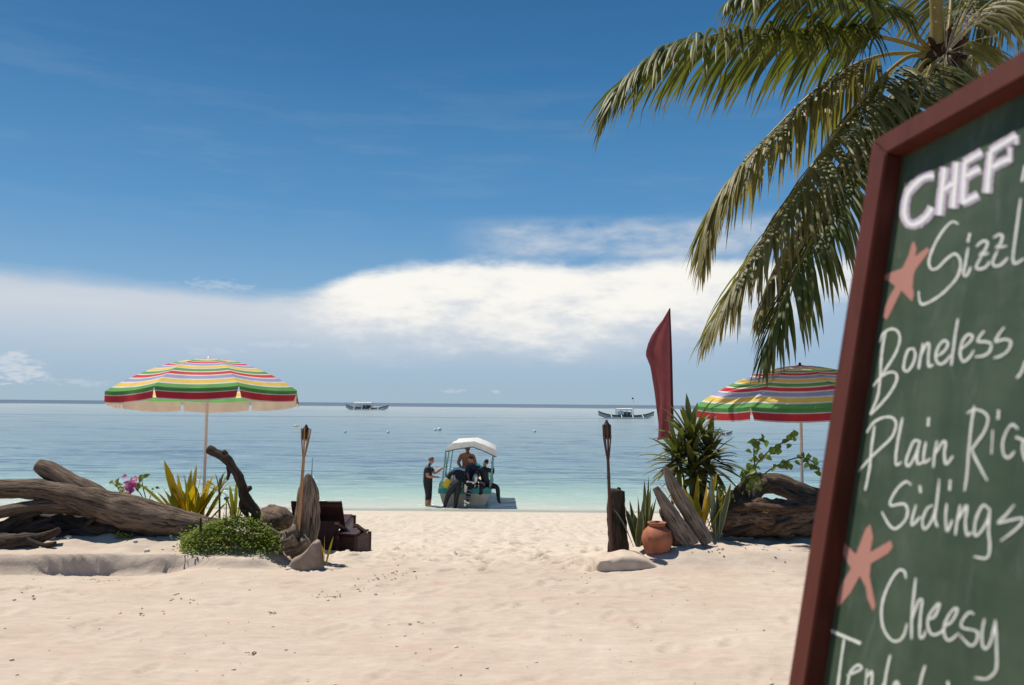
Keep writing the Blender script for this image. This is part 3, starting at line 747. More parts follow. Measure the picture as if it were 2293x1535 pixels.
rl = driftwood('driftwood_log', 'thick rough brown log lying on the sand beside the menu board', [(1608, 1172, 26, 8.05), (1640, 1164, 36, 8.05), (1700, 1162, 40, 8.05), (1770, 1160, 40, 8.05), (1850, 1158, 42, 8.05), (1930, 1158, 42, 8.05)], 8.05, 'bark_brown', seed=39, rough=0.24, nscale=7, n=30, sub=10,
          extra=[[(1715, 1196, 6, 7.9), (1740, 1180, 9, 7.85), (1765, 1168, 7, 7.85), (1775, 1160, 4, 7.87)], [(1620, 1200, 4, 7.9), (1650, 1190, 7, 7.88), (1690, 1178, 6, 7.88)], [(1640, 1140, 6, 7.95), (1690, 1134, 9, 7.88), (1760, 1140, 8, 7.88), (1830, 1136, 8, 7.88)]])
driftwood('driftwood_log', 'smooth arched grey log resting behind the rough brown log', [(1640, 1150, 26, 8.5), (1662, 1112, 24, 8.5), (1700, 1086, 22, 8.5), (1745, 1085, 24, 8.5), (1800, 1108, 22, 8.45), (1870, 1118, 20, 8.4), (1930, 1124, 18, 8.4)], 8.5, 'bark_grey', seed=41, rough=0.16, n=22,
          extra=[[(1715, 1080, 14, 8.45), (1690, 1100, 18, 8.42), (1672, 1125, 22, 8.4), (1660, 1150, 20, 8.4)], [(1650, 1100, 8, 8.45), (1680, 1070, 7, 8.45), (1705, 1062, 4, 8.45)]])

# ------------------------------------------------------------------ broken kerb ends
def kerb(name, outline, d, depth, label, mat='concrete', back=0.0):
    pts = [P(x, y, d) for x, y in outline]
    root_o = MB(); n = len(pts)
    off = Vector((back, depth, 0))
    bm = bmesh.new()
    fr = [bm.verts.new(q) for q in pts]; bk = [bm.verts.new(q + off) for q in pts]
    bm.faces.new(fr); bm.faces.new(bk[::-1])
    for i in range(n): bm.faces.new((fr[i], bk[i], bk[(i + 1) % n], fr[(i + 1) % n]))
    bmesh.ops.recalc_face_normals(bm, faces=bm.faces)
    bmesh.ops.triangulate(bm, faces=bm.faces)
    for _ in range(3): bmesh.ops.subdivide_edges(bm, edges=bm.edges, cuts=1, use_grid_fill=True)
    for _ in range(4): bmesh.ops.smooth_vert(bm, verts=bm.verts, factor=0.5, use_axis_x=True, use_axis_y=True, use_axis_z=True)
    for v in bm.verts:
        v.co += noise.noise_vector(v.co * 14) * 0.005
    bm.verts.index_update()
    mb = MB(); mb.add([v.co.copy() for v in bm.verts], [[v.index for v in f.verts] for f in bm.faces], None, 0, True); bm.free()
    o = mb.build(name, mat, None); tag(o, label, 'concrete block', 'broken concrete kerb ends'); return o
kerb('concrete_block', [(632, 1290), (650, 1256), (670, 1246), (688, 1230), (700, 1214), (708, 1217), (714, 1240), (717, 1290)], 7.12, 0.18, 'wedge of broken concrete kerb below the upright driftwood post')
kerb('concrete_block', [(1333, 1310), (1335, 1266), (1342, 1257), (1372, 1252), (1402, 1244), (1440, 1249), (1480, 1272), (1490, 1310)], 7.12, 0.36, 'pale concrete kerb end half buried in sand beside the right torch', pmat('sandy_concrete', (0.52, 0.42, 0.335), 0.15, 9, 0.9, 0.5, 0.006, 30))

# ------------------------------------------------------------------ plants
LM = {}
LM['dracaena'] = leafmat('dracaena_leaf', (0.035, 0.055, 0.012), (0.18, 0.18, 0.042), 0.45, 0.3)
LM['yellow'] = leafmat('yellow_strap_leaf', (0.34, 0.27, 0.012), (0.72, 0.44, 0.015), 0.4, 0.45)
LM['yellowgreen'] = leafmat('yellow_green_strap_leaf', (0.13, 0.18, 0.015), (0.46, 0.38, 0.02), 0.4, 0.45)
LM['snake'] = leafmat('sword_leaf', (0.035, 0.06, 0.035), (0.10, 0.13, 0.075), 0.42, 0.15, edge=(0.35, 0.32, 0.09))
LM['agave'] = leafmat('grey_green_leaf', (0.12, 0.17, 0.13), (0.24, 0.29, 0.22), 0.5, 0.12)
LM['red'] = leafmat('reddish_leaf', (0.05, 0.055, 0.02), (0.20, 0.075, 0.035), 0.4, 0.4)
LM['vine'] = leafmat('vine_leaf', (0.09, 0.15, 0.02), (0.30, 0.37, 0.06), 0.45, 0.45)
LM['bush'] = leafmat('small_bush_leaf', (0.10, 0.17, 0.012), (0.42, 0.50, 0.035), 0.6, 0.55, scale=30)
LM['pink'] = leafmat('pink_bract', (0.55, 0.10, 0.42), (0.80, 0.28, 0.62), 0.6, 0.4)
LM['stem'] = pmat('green_brown_stem', (0.10, 0.075, 0.035), 0.3, 20, 0.7)
LM['dry'] = leafmat('dry_straw_leaf', (0.24, 0.13, 0.05), (0.42, 0.27, 0.12), 0.7, 0.3)
def blade(mb, base, dirv, L, w, droop=0.3, fold=0.25, nseg=6, shape='strap', facing=None, twist=0.0):
    """a strap or sword leaf that starts along dirv and bends down"""
    base = Vector(base); t_ = Vector(dirv).normalized(); p = base.copy()
    ref = facing or Vector((random.uniform(-1, 1), random.uniform(-1, 1), 0.4))
    rows = []; step = L / nseg
    for i in range(nseg + 1):
        q = i / nseg
        side = t_.cross(Vector((0, 0, 1)) if abs(t_.z) < 0.95 and facing is None else ref)
        if side.length < 1e-3: side = t_.cross(Vector((0, 1, 0.2)))
        side.normalize()
        if twist: side = Matrix.Rotation(twist * q, 3, t_) @ side
        nrm = side.cross(t_).normalized()
        if shape == 'strap': ww = w * (0.55 + 0.45 * min(1, q * 3)) * (1 - max(0, (q - 0.62) / 0.38) ** 1.7)
        else: ww = w * (0.35 + 0.65 * math.sin(math.pi * min(1, q * 1.1 + 0.15) ** 0.8)) * (1 - q ** 4)
        ww = max(ww, 0.0006)
        rows.append([p - side * ww / 2 + nrm * fold * ww / 2, p, p + side * ww / 2 + nrm * fold * ww / 2])
        p = p + t_ * step
        t_ = (t_ + Vector((0, 0, -1)) * droop * step / max(L, 0.01) * (0.4 + 1.6 * q)).normalized()
    mb.sheet(rows, 0, [(c / 2, r / nseg) for r in range(nseg + 1) for c in range(3)])
def ovate(mb, base, dirv, nrm, L, w):
    d_ = Vector(dirv).normalized(); n_ = Vector(nrm); s_ = d_.cross(n_).normalized(); n_ = s_.cross(d_)
    rows = []
    for i in range(6):
        q = i / 5
        ww = w * math.sin(math.pi * (0.06 + 0.94 * q) ** 0.75) if q < 1 else 0.002
        c = Vector(base) + d_ * (L * q) - n_ * (0.22 * L * q * q)
        rows.append([c - s_ * ww / 2 + n_ * ww * 0.14, c, c + s_ * ww / 2 + n_ * ww * 0.14])
    mb.sheet(rows)
def strap_plant(name, base, label, spec, mat, cat='plant', stems=None):
    """spec: (base offset px-free vector, direction, length, width, droop)"""
    root = thing(name, base, label, cat)
    for (b, dv, L, w, dr, mt_) in spec:
        mb = MB(); blade(mb, b, dv, L, w, dr, 0.22, 7, 'strap', None, random.uniform(-0.5, 0.5)); mb.build('leaf', LM[mt_ or mat], root)
    for s_ in stems or []:
        mb = MB(); mb.tube(s_[0], s_[1], 8, 0.1, 20, True, 0, 4); mb.build('stem', LM['stem'], root)
    return root
def pxv(a, b, d, dd=0.0):
    """vector from pixel a to pixel b at distance d, reaching dd deeper"""
    return P(b[0], b[1], d + dd) - P(a[0], a[1], d)
# yellow strap plant left of centre
spec = []
for (bx, by, tx, ty, w, mt_) in [(405, 1142, 375, 1030, 15, 'yellow'), (412, 1145, 390, 1085, 14, 'yellow'), (400, 1142, 327, 1076, 10, 'yellowgreen'), (395, 1145, 372, 1085, 11, 'yellowgreen'), (420, 1142, 436, 1042, 12, 'yellow'),
      (430, 1142, 448, 1050, 11, 'yellow'), (425, 1145, 415, 1062, 12, 'yellowgreen'), (440, 1145, 470, 1062, 11, 'yellow'), (440, 1148, 478, 1080, 12, 'yellowgreen'), (415, 1148, 402, 1060, 14, 'yellow'),
      (450, 1150, 500, 1075, 10, 'yellow'), (435, 1150, 455, 1095, 13, 'yellowgreen'), (405, 1150, 380, 1100, 13, 'yellowgreen'), (420, 1152, 430, 1085, 14, 'yellow'), (385, 1150, 350, 1110, 10, 'yellowgreen'),
      (450, 1155, 482, 1115, 12, 'yellowgreen'), (428, 1150, 400, 1100, 13, 'yellow'), (446, 1150, 440, 1088, 12, 'yellowgreen'), (395, 1150, 388, 1105, 14, 'yellowgreen'), (410, 1148, 425, 1052, 13, 'yellow'), (445, 1150, 462, 1075, 12, 'yellow'), (455, 1152, 492, 1090, 11, 'yellowgreen'), (432, 1150, 470, 1095, 13, 'yellow'), (418, 1150, 395, 1070, 12, 'yellow'), (440, 1152, 425, 1100, 13, 'yellow'), (402, 1150, 365, 1095, 11, 'yellow'), (460, 1155, 505, 1110, 10, 'yellowgreen'), (412, 1150, 408, 1095, 15, 'yellow')]:
    d0 = 8.25 + random.uniform(-0.12, 0.15); v = pxv((bx, by), (tx, ty), d0, random.uniform(-0.12, 0.12))
    spec.append((P(bx, by + 22, d0), v + Vector((0, 0, 0.02)), v.length + 0.11, 1.25 * w * d0 / F, random.uniform(0.05, 0.35), mt_))
strap_plant('strap_leaf_plant', G(420, 8.25), 'clump of upright yellow strap leaves behind the long log', spec, 'yellow')
# small reddish cordyline on a thin stem
hb = P(491, 1096, 8.1); spec = []
for k in range(24):
    a = k * 2.4; e = random.uniform(-0.15, 1.25)
    v = Vector((math.cos(a) * math.cos(e), 0.6 * math.sin(a) * math.cos(e), math.sin(e)))
    spec.append((hb + Vector((0, 0, -0.03 * random.random())), v, random.uniform(0.17, 0.26), 0.018, random.uniform(0.3, 1.0), 'red' if k % 3 else 'yellowgreen'))
strap_plant('cordyline_plant', G(492, 8.1), 'small spiky reddish plant on a thin stem beside the crooked branch', spec, 'red', stems=[([G(492, 8.1) - Vector((0, 0, .05)), P(492, 1130, 8.1), hb], [0.011, 0.010, 0.009])])
spec = []
for (bx, by, tx, ty, w) in [(524, 1165, 515, 1085, 8), (527, 1165, 530, 1075, 8), (530, 1165, 545, 1090, 7), (522, 1165, 506, 1108, 7), (533, 1168, 552, 1110, 7), (527, 1168, 522, 1105, 9)]:
    v = pxv((bx, by), (tx, ty), 7.95); spec.append((P(bx, by, 7.95), v, v.length, w * 7.95 / F, 0.15, None))
strap_plant('strap_leaf_plant', G(527, 7.95), 'thin tuft of upright green blades at the foot of the crooked branch', spec, 'yellowgreen')
spec = []
for (bx, by, tx, ty, w) in [(727, 1258, 727, 1192, 6), (730, 1258, 746, 1195, 6), (725, 1258, 722, 1215, 5), (732, 1258, 754, 1222, 4)]:
    v = pxv((bx, by), (tx, ty), 7.22); spec.append((P(bx, by + 6, 7.22), v, v.length, w * 7.2 / F, 0.2, None))
strap_plant('sprout_plant', G(728, 7.22), 'lone yellowish sprout growing beside the left concrete kerb', spec, 'yellow')
# pale weed under the log
wd = thing('small_weed', G(285, 7.72), 'tiny bright green weed under the long log', 'plant')
for k in range(11):
    mb = MB(); a = random.uniform(0, 6.28); b_ = P(272 + random.uniform(-18, 22), 1206 + random.uniform(-4, 3), 7.72)
    ovate(mb, b_, Vector((math.cos(a), math.sin(a) * 0.6, 0.7)), Vector((0, -0.3, 1)), random.uniform(0.05, 0.09), 0.03); mb.build('leaf', LM['vine'], wd)
# bougainvillea sprig with pink bracts
bg_ = thing('bougainvillea', G(315, 8.5), 'wiry bougainvillea sprig with pink flowers left of the yellow plant', 'plant')
stems = [[(330, 1150), (322, 1120), (310, 1100), (292, 1085), (275, 1092), (262, 1088), (248, 1080)], [(330, 1150), (326, 1115), (320, 1090), (318, 1070)], [(330, 1150), (336, 1115), (345, 1095)], [(330, 1150), (300, 1112), (285, 1108)]]
for st_ in stems:
    mb = MB(); mb.tube([P(x, y, 8.5) for x, y in st_], [0.005] * (len(st_) - 1) + [0.002], 5, sub=4); mb.build('stem', LM['stem'], bg_)
for (x, y, r_) in [(262, 1090, 16), (272, 1094, 14), (284, 1104, 14), (318, 1070, 14), (305, 1078, 15), (312, 1085, 14), (248, 1082, 10), (344, 1096, 8), (322, 1092, 9), (334, 1128, 10), (300, 1082, 14), (308, 1072, 12), (278, 1100, 11), (268, 1086, 10)]:
    for k in range(2):
        mb = MB(); a = random.uniform(0, 6.28); L = r_ * 8.5 / F * 1.1
        ovate(mb, P(x + random.uniform(-5, 5), y + random.uniform(-4, 4), 8.5 + random.uniform(-.06, .06)), Vector((math.cos(a), random.uniform(-.6, .6), math.sin(a))), Vector((random.uniform(-.4, .4), -0.8, 0.6)), L, L * 0.75); mb.build('leaf', LM['vine'], bg_)
for k in range(22):
    mb = MB(); a = random.uniform(0, 6.28)
    ovate(mb, P(291 + random.gauss(0, 7), 1084 + random.gauss(0, 8), 8.42 + random.uniform(-.04, .04)), Vector((math.cos(a), random.uniform(-.6, .2), math.sin(a))), Vector((random.uniform(-.6, .6), -0.8, 0.5)), 0.06, 0.05); mb.build('flower_bract', LM['pink'], bg_)
# low leafy bush: many small leaves over a mound (stems inside)
bush = thing('leafy_bush', G(515, 7.62), 'low dense green leafy bush spreading beside the driftwood post', 'bush')
def bush_top(px):
    return float(np.interp(px, [405, 430, 470, 510, 540, 580, 610, 628], [1208, 1192, 1172, 1160, 1158, 1170, 1188, 1212]))
mb = MB()
for k in range(7800):
    x = 406 + 222 * random.random() ** 0.95; yt = bush_top(x); q = random.random() ** 1.3
    dd = 7.62 + random.uniform(-0.30, 0.30) * (0.35 + 0.65 * q)
    y = yt + (1240 - yt) * q + random.gauss(0, 3)
    p = P(x, y, dd); a = random.uniform(0, 6.28)
    p.z = max(p.z, gz(p.x, p.y) + 0.005)
    L = random.uniform(0.018, 0.034)
    if k % 9 == 0: p += Vector((random.gauss(0, .05), random.gauss(0, .04), abs(random.gauss(0, .035))))
    d_ = Vector((math.cos(a), math.sin(a) - 0.3, random.uniform(-0.3, 0.8))).normalized(); n_ = Vector((random.uniform(-.5, .5), random.uniform(-.8, .2), 1)).normalized()
    s_ = d_.cross(n_).normalized()
    mb.add([p, p + d_ * L * 0.5 - s_ * L * 0.3, p + d_ * L - n_ * L * 0.15, p + d_ * L * 0.5 + s_ * L * 0.3], [(0, 1, 2, 3)], [(0.5, 0), (0, .5), (.5, 1), (1, .5)])
tag(mb.build('foliage', LM['bush'], bush), kind='stuff')
mb = MB()
for k in range(60):
    x = random.uniform(430, 605); b_ = G(x, 7.62 + random.uniform(-.2, .2)); a = random.uniform(0, 6.28)
    mb.tube([b_, b_ + Vector((math.cos(a) * .06, math.sin(a) * .06, .08)), b_ + Vector((math.cos(a) * .1, math.sin(a) * .1, (1228 - bush_top(x)) * 7.6 / F))], [0.004, 0.003, 0.002], 4)
tag(mb.build('twigs', LM['stem'], bush), kind='stuff')
mb = MB(); mb.tube([P(449, 1190, 7.4), P(450, 1160, 7.42)], [0.014, 0.010], 8, 0.2, 20); mb.build('dark_stalk', 'bark_dark', bush)

# dracaena on the right: three spiky heads
dr = thing('dracaena_plant', G(1552, 8.35), 'big spiky dark green plant in front of the flag', 'plant')
heads = [((1548, 985), 52, 0.52, 8.3), ((1518, 1022), 44, 0.44, 8.2), ((1588, 1020), 46, 0.46, 8.35), ((1552, 1045), 40, 0.42, 8.15)]
for (hx, hy), n_l, LL, d0 in heads:
    hb = P(hx, hy, d0)
    for k in range(n_l):
        a = k * 2.39996 + hx; e = 1.35 - 2.0 * (k / n_l) ** 0.8 + random.uniform(-.12, .12)
        v = Vector((math.cos(a) * math.cos(e), math.sin(a) * math.cos(e), math.sin(e)))
        mb = MB(); blade(mb, hb + v * 0.02 + Vector((0, 0, -0.12 * k / n_l)), v, LL * random.uniform(0.62, 0.98), 0.060, random.uniform(0.2, 0.8), 0.35, 7); mb.build('leaf', LM['dracaena'], dr)
    mb = MB(); mb.tube([G(1552, 8.35) - Vector((0, 0, 0.1)), (G(1552, 8.35) + hb) / 2 + Vector((0, 0, -0.05)), hb], [0.035, 0.03, 0.026], 10, 0.1, 12, True, 0, 5); mb.build('stem', 'bark_dark', dr)
# yellow strap plant right
spec = []
for (bx, by, tx, ty, w, mt_) in [(1540, 1150, 1484, 1068, 14, 'yellow'), (1545, 1150, 1508, 1078, 14, 'yellow'), (1555, 1155, 1534, 1085, 14, 'yellow'), (1558, 1150, 1562, 1062, 12, 'yellow'), (1570, 1150, 1580, 1082, 12, 'yellow'), (1575, 1155, 1598, 1058, 13, 'yellow'),
      (1580, 1155, 1625, 1075, 12, 'yellow'), (1560, 1160, 1545, 1100, 16, 'yellowgreen'), (1572, 1160, 1560, 1105, 15, 'yellowgreen'), (1585, 1160, 1612, 1105, 14, 'yellowgreen'), (1590, 1165, 1610, 1125, 13, 'yellowgreen'), (1548, 1160, 1522, 1112, 14, 'yellowgreen'), (1565, 1165, 1575, 1120, 15, 'yellow')]:
    d0 = 7.74 + random.uniform(-0.06, 0.1); v = pxv((bx, by), (tx, ty), d0, random.uniform(-.06, .06))
    spec.append((P(bx, by + 22, d0), v, v.length + 0.1, w * d0 / F, random.uniform(0.0, 0.3), mt_))
strap_plant('strap_leaf_plant', G(1562, 7.74), 'clump of yellow strap leaves behind the leaning driftwood planks', spec, 'yellow')
# sword plants
spec = []
for (bx, by, tx, ty, w, mt_) in [(1418, 1225, 1380, 1135, 17, 'agave'), (1424, 1222, 1410, 1120, 17, None), (1430, 1222, 1428, 1110, 16, None), (1426, 1222, 1398, 1128, 15, None), (1436, 1222, 1444, 1102, 16, None), (1442, 1220, 1456, 1092, 15, None), (1440, 1222, 1470, 1108, 13, None),
      (1432, 1225, 1420, 1150, 18, None), (1428, 1225, 1436, 1140, 18, None), (1445, 1218, 1452, 1066, 11, None), (1448, 1215, 1443, 1075, 10, None), (1436, 1220, 1462, 1125, 14, None)]:
    d0 = 7.62 + random.uniform(-0.1, 0.08); v = pxv((bx, by), (tx, ty), d0, random.uniform(-.05, .05)); spec.append((P(bx, by, d0), v, v.length, w * d0 / F, 0.55 if mt_ else 0.1, mt_))
strap_plant('sword_leaf_plant', G(1432, 7.6), 'cluster of stiff grey green sword leaves left of the clay pot', spec, 'snake')
spec = []
for (bx, by, tx, ty, w) in [(1604, 1205, 1592, 1062, 16), (1608, 1205, 1636, 1080, 13), (1600, 1205, 1584, 1100, 13), (1612, 1205, 1622, 1095, 14), (1605, 1205, 1606, 1085, 14), (1598, 1205, 1572, 1130, 11)]:
    d0 = 7.72; v = pxv((bx, by), (tx, ty), d0); spec.append((P(bx, by, d0), v, v.length, w * d0 / F, 0.08, 'agave' if bx == 1604 else None))
strap_plant('sword_leaf_plant', G(1605, 7.72), 'tall pale edged sword leaves between the planks and the rough log', spec, 'snake')
# climbing vine with round leaves on the right
vn = thing('vine_plant', G(1640, 8.3), 'climbing vine with round green leaves beside the right umbrella pole', 'plant')
vst = [[(1625, 1150), (1660, 1090), (1690, 1045), (1720, 1012), (1752, 992), (1788, 980)], [(1690, 1045), (1688, 1010), (1692, 985), (1712, 992)], [(1640, 1120), (1700, 1070), (1745, 1040), (1790, 1025), (1820, 1035), (1835, 1060)], [(1625, 1150), (1620, 1120), (1630, 1100)], [(1690, 1045), (1676, 1058), (1668, 1070)]]
for st_ in vst:
    mb = MB(); mb.tube([P(x, y, 8.3) for x, y in st_], [0.007] * (len(st_) - 1) + [0.002], 5, sub=4); mb.build('stem', LM['stem'], vn)
    pts_, _ = smooth_path([P(x, y, 8.3) for x, y in st_], [1] * len(st_), 9)
    lo_ = len(pts_) // 3 if len(st_) > 5 else 0
    for q in pts_[lo_::1]:
        for _k in range(1 if random.random() < 0.75 else 0):
            mb = MB(); a = random.uniform(0, 6.28); L = random.uniform(0.05, 0.085)
            ovate(mb, q + Vector((random.uniform(-.03, .03), random.uniform(-.04, .04), random.uniform(-.035, .03))), Vector((math.cos(a), random.uniform(-.5, .3), math.sin(a) - 0.3)), Vector((random.uniform(-.6, .3), -0.7, 0.7)), L, L * 0.85); mb.build('leaf', LM['vine'], vn)
for (x, y, n_, s_) in [(1610, 1095, 8, 10), (1625, 1120, 8, 12), (1605, 1140, 6, 10), (1700, 1085, 5, 10), (1690, 1075, 5, 12)]:
    for k in range(n_):
        mb = MB(); a = random.uniform(0, 6.28); L = random.uniform(0.05, 0.085)
        ovate(mb, P(x + random.gauss(0, s_), y + random.gauss(0, s_), 8.0), Vector((math.cos(a), -.3, math.sin(a))), Vector((random.uniform(-.5, .5), -0.7, 0.7)), L, L * 0.8); mb.build('leaf', LM['vine'], vn)

# ------------------------------------------------------------------ clay pot
pb_ = G(1471, 7.42, 0.004)
pot = thing('clay_pot', pb_, 'round terracotta pot standing against the leaning driftwood', 'pot')
s_ = 7.42 / F
mb = MB(); mb.lathe(pb_ - Vector((0, 0, 0.012)), [(0.0, 0), (24 * s_, 0), (29 * s_, 8 * s_), (33.5 * s_, 24 * s_), (34 * s_, 34 * s_), (30 * s_, 46 * s_), (21 * s_, 55 * s_), (17 * s_, 58 * s_)], 32); mb.build('body', 'pot', pot)
mb = MB(); mb.lathe(pb_ - Vector((0, 0, 0.012)), [(17 * s_, 58 * s_), (18 * s_, 61 * s_), (21 * s_, 64 * s_), (20.5 * s_, 66 * s_), (17 * s_, 65 * s_), (14 * s_, 60 * s_), (15 * s_, 50 * s_), (22 * s_, 38 * s_), (14 * s_, 20 * s_), (0, 18 * s_)], 32); mb.build('rim', 'pot', pot)

# ------------------------------------------------------------------ sun lounger in the umbrella shade
lb = G(706, 9.6)
lg = thing('sun_lounger', lb, 'dark brown wooden sun lounger with raised back behind the driftwood post', 'sun lounger')
ang = R(5)
fx = Vector((math.cos(ang), math.sin(ang), 0)); fy = Vector((-math.sin(ang), math.cos(ang), 0)); fz = Vector((0, 0, 1))
def lp(x, y, z): return lb + fx * x + fy * y + fz * z
rotm = Matrix((fx, fy, fz)).transposed()
for k in range(9):   # seat slats
    mb = MB(); mb.box(lp(0, 0.42 + k * 0.13, 0.215), (0.54, 0.105, 0.025), rotm, 0, 0.004); mb.build('seat_slat', 'lounger', lg)
for sx in (-0.27, 0.27):
    mb = MB(); mb.bar(lp(sx, -0.10, 0.165), lp(sx, 1.55, 0.165), 0.045, 0.075, bevel=0.004); mb.build('side_rail', 'lounger', lg)
    for yy in (-0.02, 1.45):
        mb = MB(); mb.bar(lp(sx * 1.08, yy, -0.06), lp(sx * 1.08, yy, 0.22), 0.06, 0.06, (0, 1, 0), bevel=0.004); mb.build('leg', 'lounger', lg)
for k in range(7):   # raised back, leaning towards the house side
    x0 = -0.27 + k * 0.09
    mb = MB(); mb.bar(lp(x0, 0.36, 0.22), lp(x0 * 0.94, 0.02, 0.58), 0.088, 0.022, fx.cross(Vector((0, -0.34, 0.36))), bevel=0.004); mb.build('back_slat', 'lounger', lg)
for q in (0.12, 0.9):
    a_ = lp(-0.30, 0.375 - 0.34 * q, 0.205 + 0.36 * q); b_ = lp(0.30, 0.375 - 0.34 * q, 0.205 + 0.36 * q)
    mb = MB(); mb.bar(a_, b_, 0.05, 0.03, bevel=0.004); mb.build('back_batten', 'lounger', lg)
for sx in (-0.29, 0.29):
    mb = MB(); mb.box(lp(sx, 0.75, 0.06), (0.02, 1.5, 0.26), rotm, 0, 0.003); mb.build('side_panel', 'lounger', lg)
mb = MB(); mb.box(lp(0, -0.04, 0.14), (0.56, 0.02, 0.44), rotm, 0, 0.003); mb.build('end_panel', 'lounger', lg)
tb = G(790, 9.65)
tl = thing('low_wooden_table', tb, 'low dark wooden table beside the sun lounger', 'table')
for k in range(4):
    mb = MB(); mb.box(tb + Vector((0.0 + 0, -0.15 + k * 0.105, 0.245)), (0.32, 0.09, 0.022), Matrix.Rotation(R(-20), 3, 'Z'), 0, 0.003); mb.build('top_slat', 'lounger', tl)
mb = MB(); mb.box(tb + Vector((0.0, 0.01, 0.09)), (0.30, 0.30, 0.26), Matrix.Rotation(R(-20), 3, 'Z'), 0, 0.004); mb.build('table_box', 'lounger', tl)
for sx in (-0.13, 0.13):
    for sy_ in (-0.13, 0.17):
        mb = MB(); q = Matrix.Rotation(R(-20), 3, 'Z') @ Vector((sx, sy_, 0)); mb.bar(tb + q + Vector((0, 0, -0.06)), tb + q + Vector((0, 0, 0.235)), 0.04, 0.04, (0, 1, 0)); mb.build('leg', 'lounger', tl)
    mb = MB(); mb.bar(tb + Matrix.Rotation(R(-20), 3, 'Z') @ Vector((sx, -0.16, 0.36)), tb + Matrix.Rotation(R(-20), 3, 'Z') @ Vector((sx, 0.05, 0.25)), 0.05, 0.03); mb.build('brace', 'lounger', tl)
# little blue marker on a spike
bl = G(507, 9.0)
b2 = thing('blue_marker', bl, 'tiny blue marker on a spike behind the cordyline', 'marker')  # unlit blue disc on a thin stick, standing as a marker
hp = P(507, 1119, 9.0)
mb = MB(); mb.tube([bl - Vector((0, 0, .05)), hp], 0.006, 6); mb.build('spike', 'black', b2)
mb = MB(); mb.lathe(hp, [(0.0, -0.01), (0.02, -0.005), (0.028, 0.01), (0.026, 0.022), (0.0, 0.034)], 12); mb.build('shade', 'blue_plastic', b2)

# ------------------------------------------------------------------ coconut palm
def palm_leafmat(name, c1, c2, tipc):
    mt, nt, out = new_mat(name)
    co = node(nt, 'ShaderNodeTexCoord', 3)
    uv = node(nt, 'ShaderNodeUVMap', 0); ux, uy, uz = sepxyz(nt, uv)
    n = noise_n(nt, mapping(nt, co, (1, 1, 1)), 9.0, 4)
    n2 = noise_n(nt, co, 2.2, 3)
    base = mixc(nt, (n * 0.8 + n2 * 0.9 - 0.35).sat(), c1, c2)
    base = mixc(nt, uy.step(0.55, 1.0) * 0.7, base, tipc)
    b = principled(nt, None, base, 0.5, n, 0.2, 0.01, 0.35)
    tr = nt.nodes.new('ShaderNodeBsdfTranslucent'); tc = mixc(nt, 1.0, base, (1.2, 1.2, 0.5), 'MULTIPLY'); nt.links.new(tc.s, tr.inputs[0])
    mx = nt.nodes.new('ShaderNodeMixShader'); mx.inputs[0].default_value = 0.42
    nt.links.new(b.outputs[0], mx.inputs[1]); nt.links.new(tr.outputs[0], mx.inputs[2]); nt.links.new(mx.outputs[0], out.inputs[0])
    return mt
PL_green = palm_leafmat('palm_leaflet', (0.040, 0.066, 0.014), (0.165, 0.18, 0.045), (0.22, 0.17, 0.06))
PL_old = palm_leafmat('old_palm_leaflet', (0.085, 0.09, 0.024), (0.31, 0.275, 0.11), (0.40, 0.31, 0.16))
PR = pmat('palm_rachis', (0.27, 0.19, 0.045), 0.3, 5, 0.5)
PETIOLE = pmat('palm_petiole', (0.11, 0.095, 0.025), 0.3, 5, 0.5)
FIBRE = woodmat('palm_fibre', (0.035, 0.018, 0.010), (0.15, 0.085, 0.045), 0.6, along=12, around=20)
crown = P(2112, 128, 9.6)
gbase = G(2190, 9.45)
palm = thing('palm_tree', Vector((gbase.x, gbase.y, gbase.z)), 'coconut palm with drooping fronds rising behind the menu board', 'palm tree')
mb = MB()
mid = (gbase + crown) / 2 + Vector((0.12, 0.05, 0))
mb.tube([gbase - Vector((0, 0, 0.3)), gbase + Vector((0.02, 0, 0.5)), mid, crown - Vector((0, 0, 0.15))], [0.22, 0.17, 0.135, 0.14], 20, 0.06, 6, True, 0, 14)
mb.build('trunk', 'bark_grey', palm)
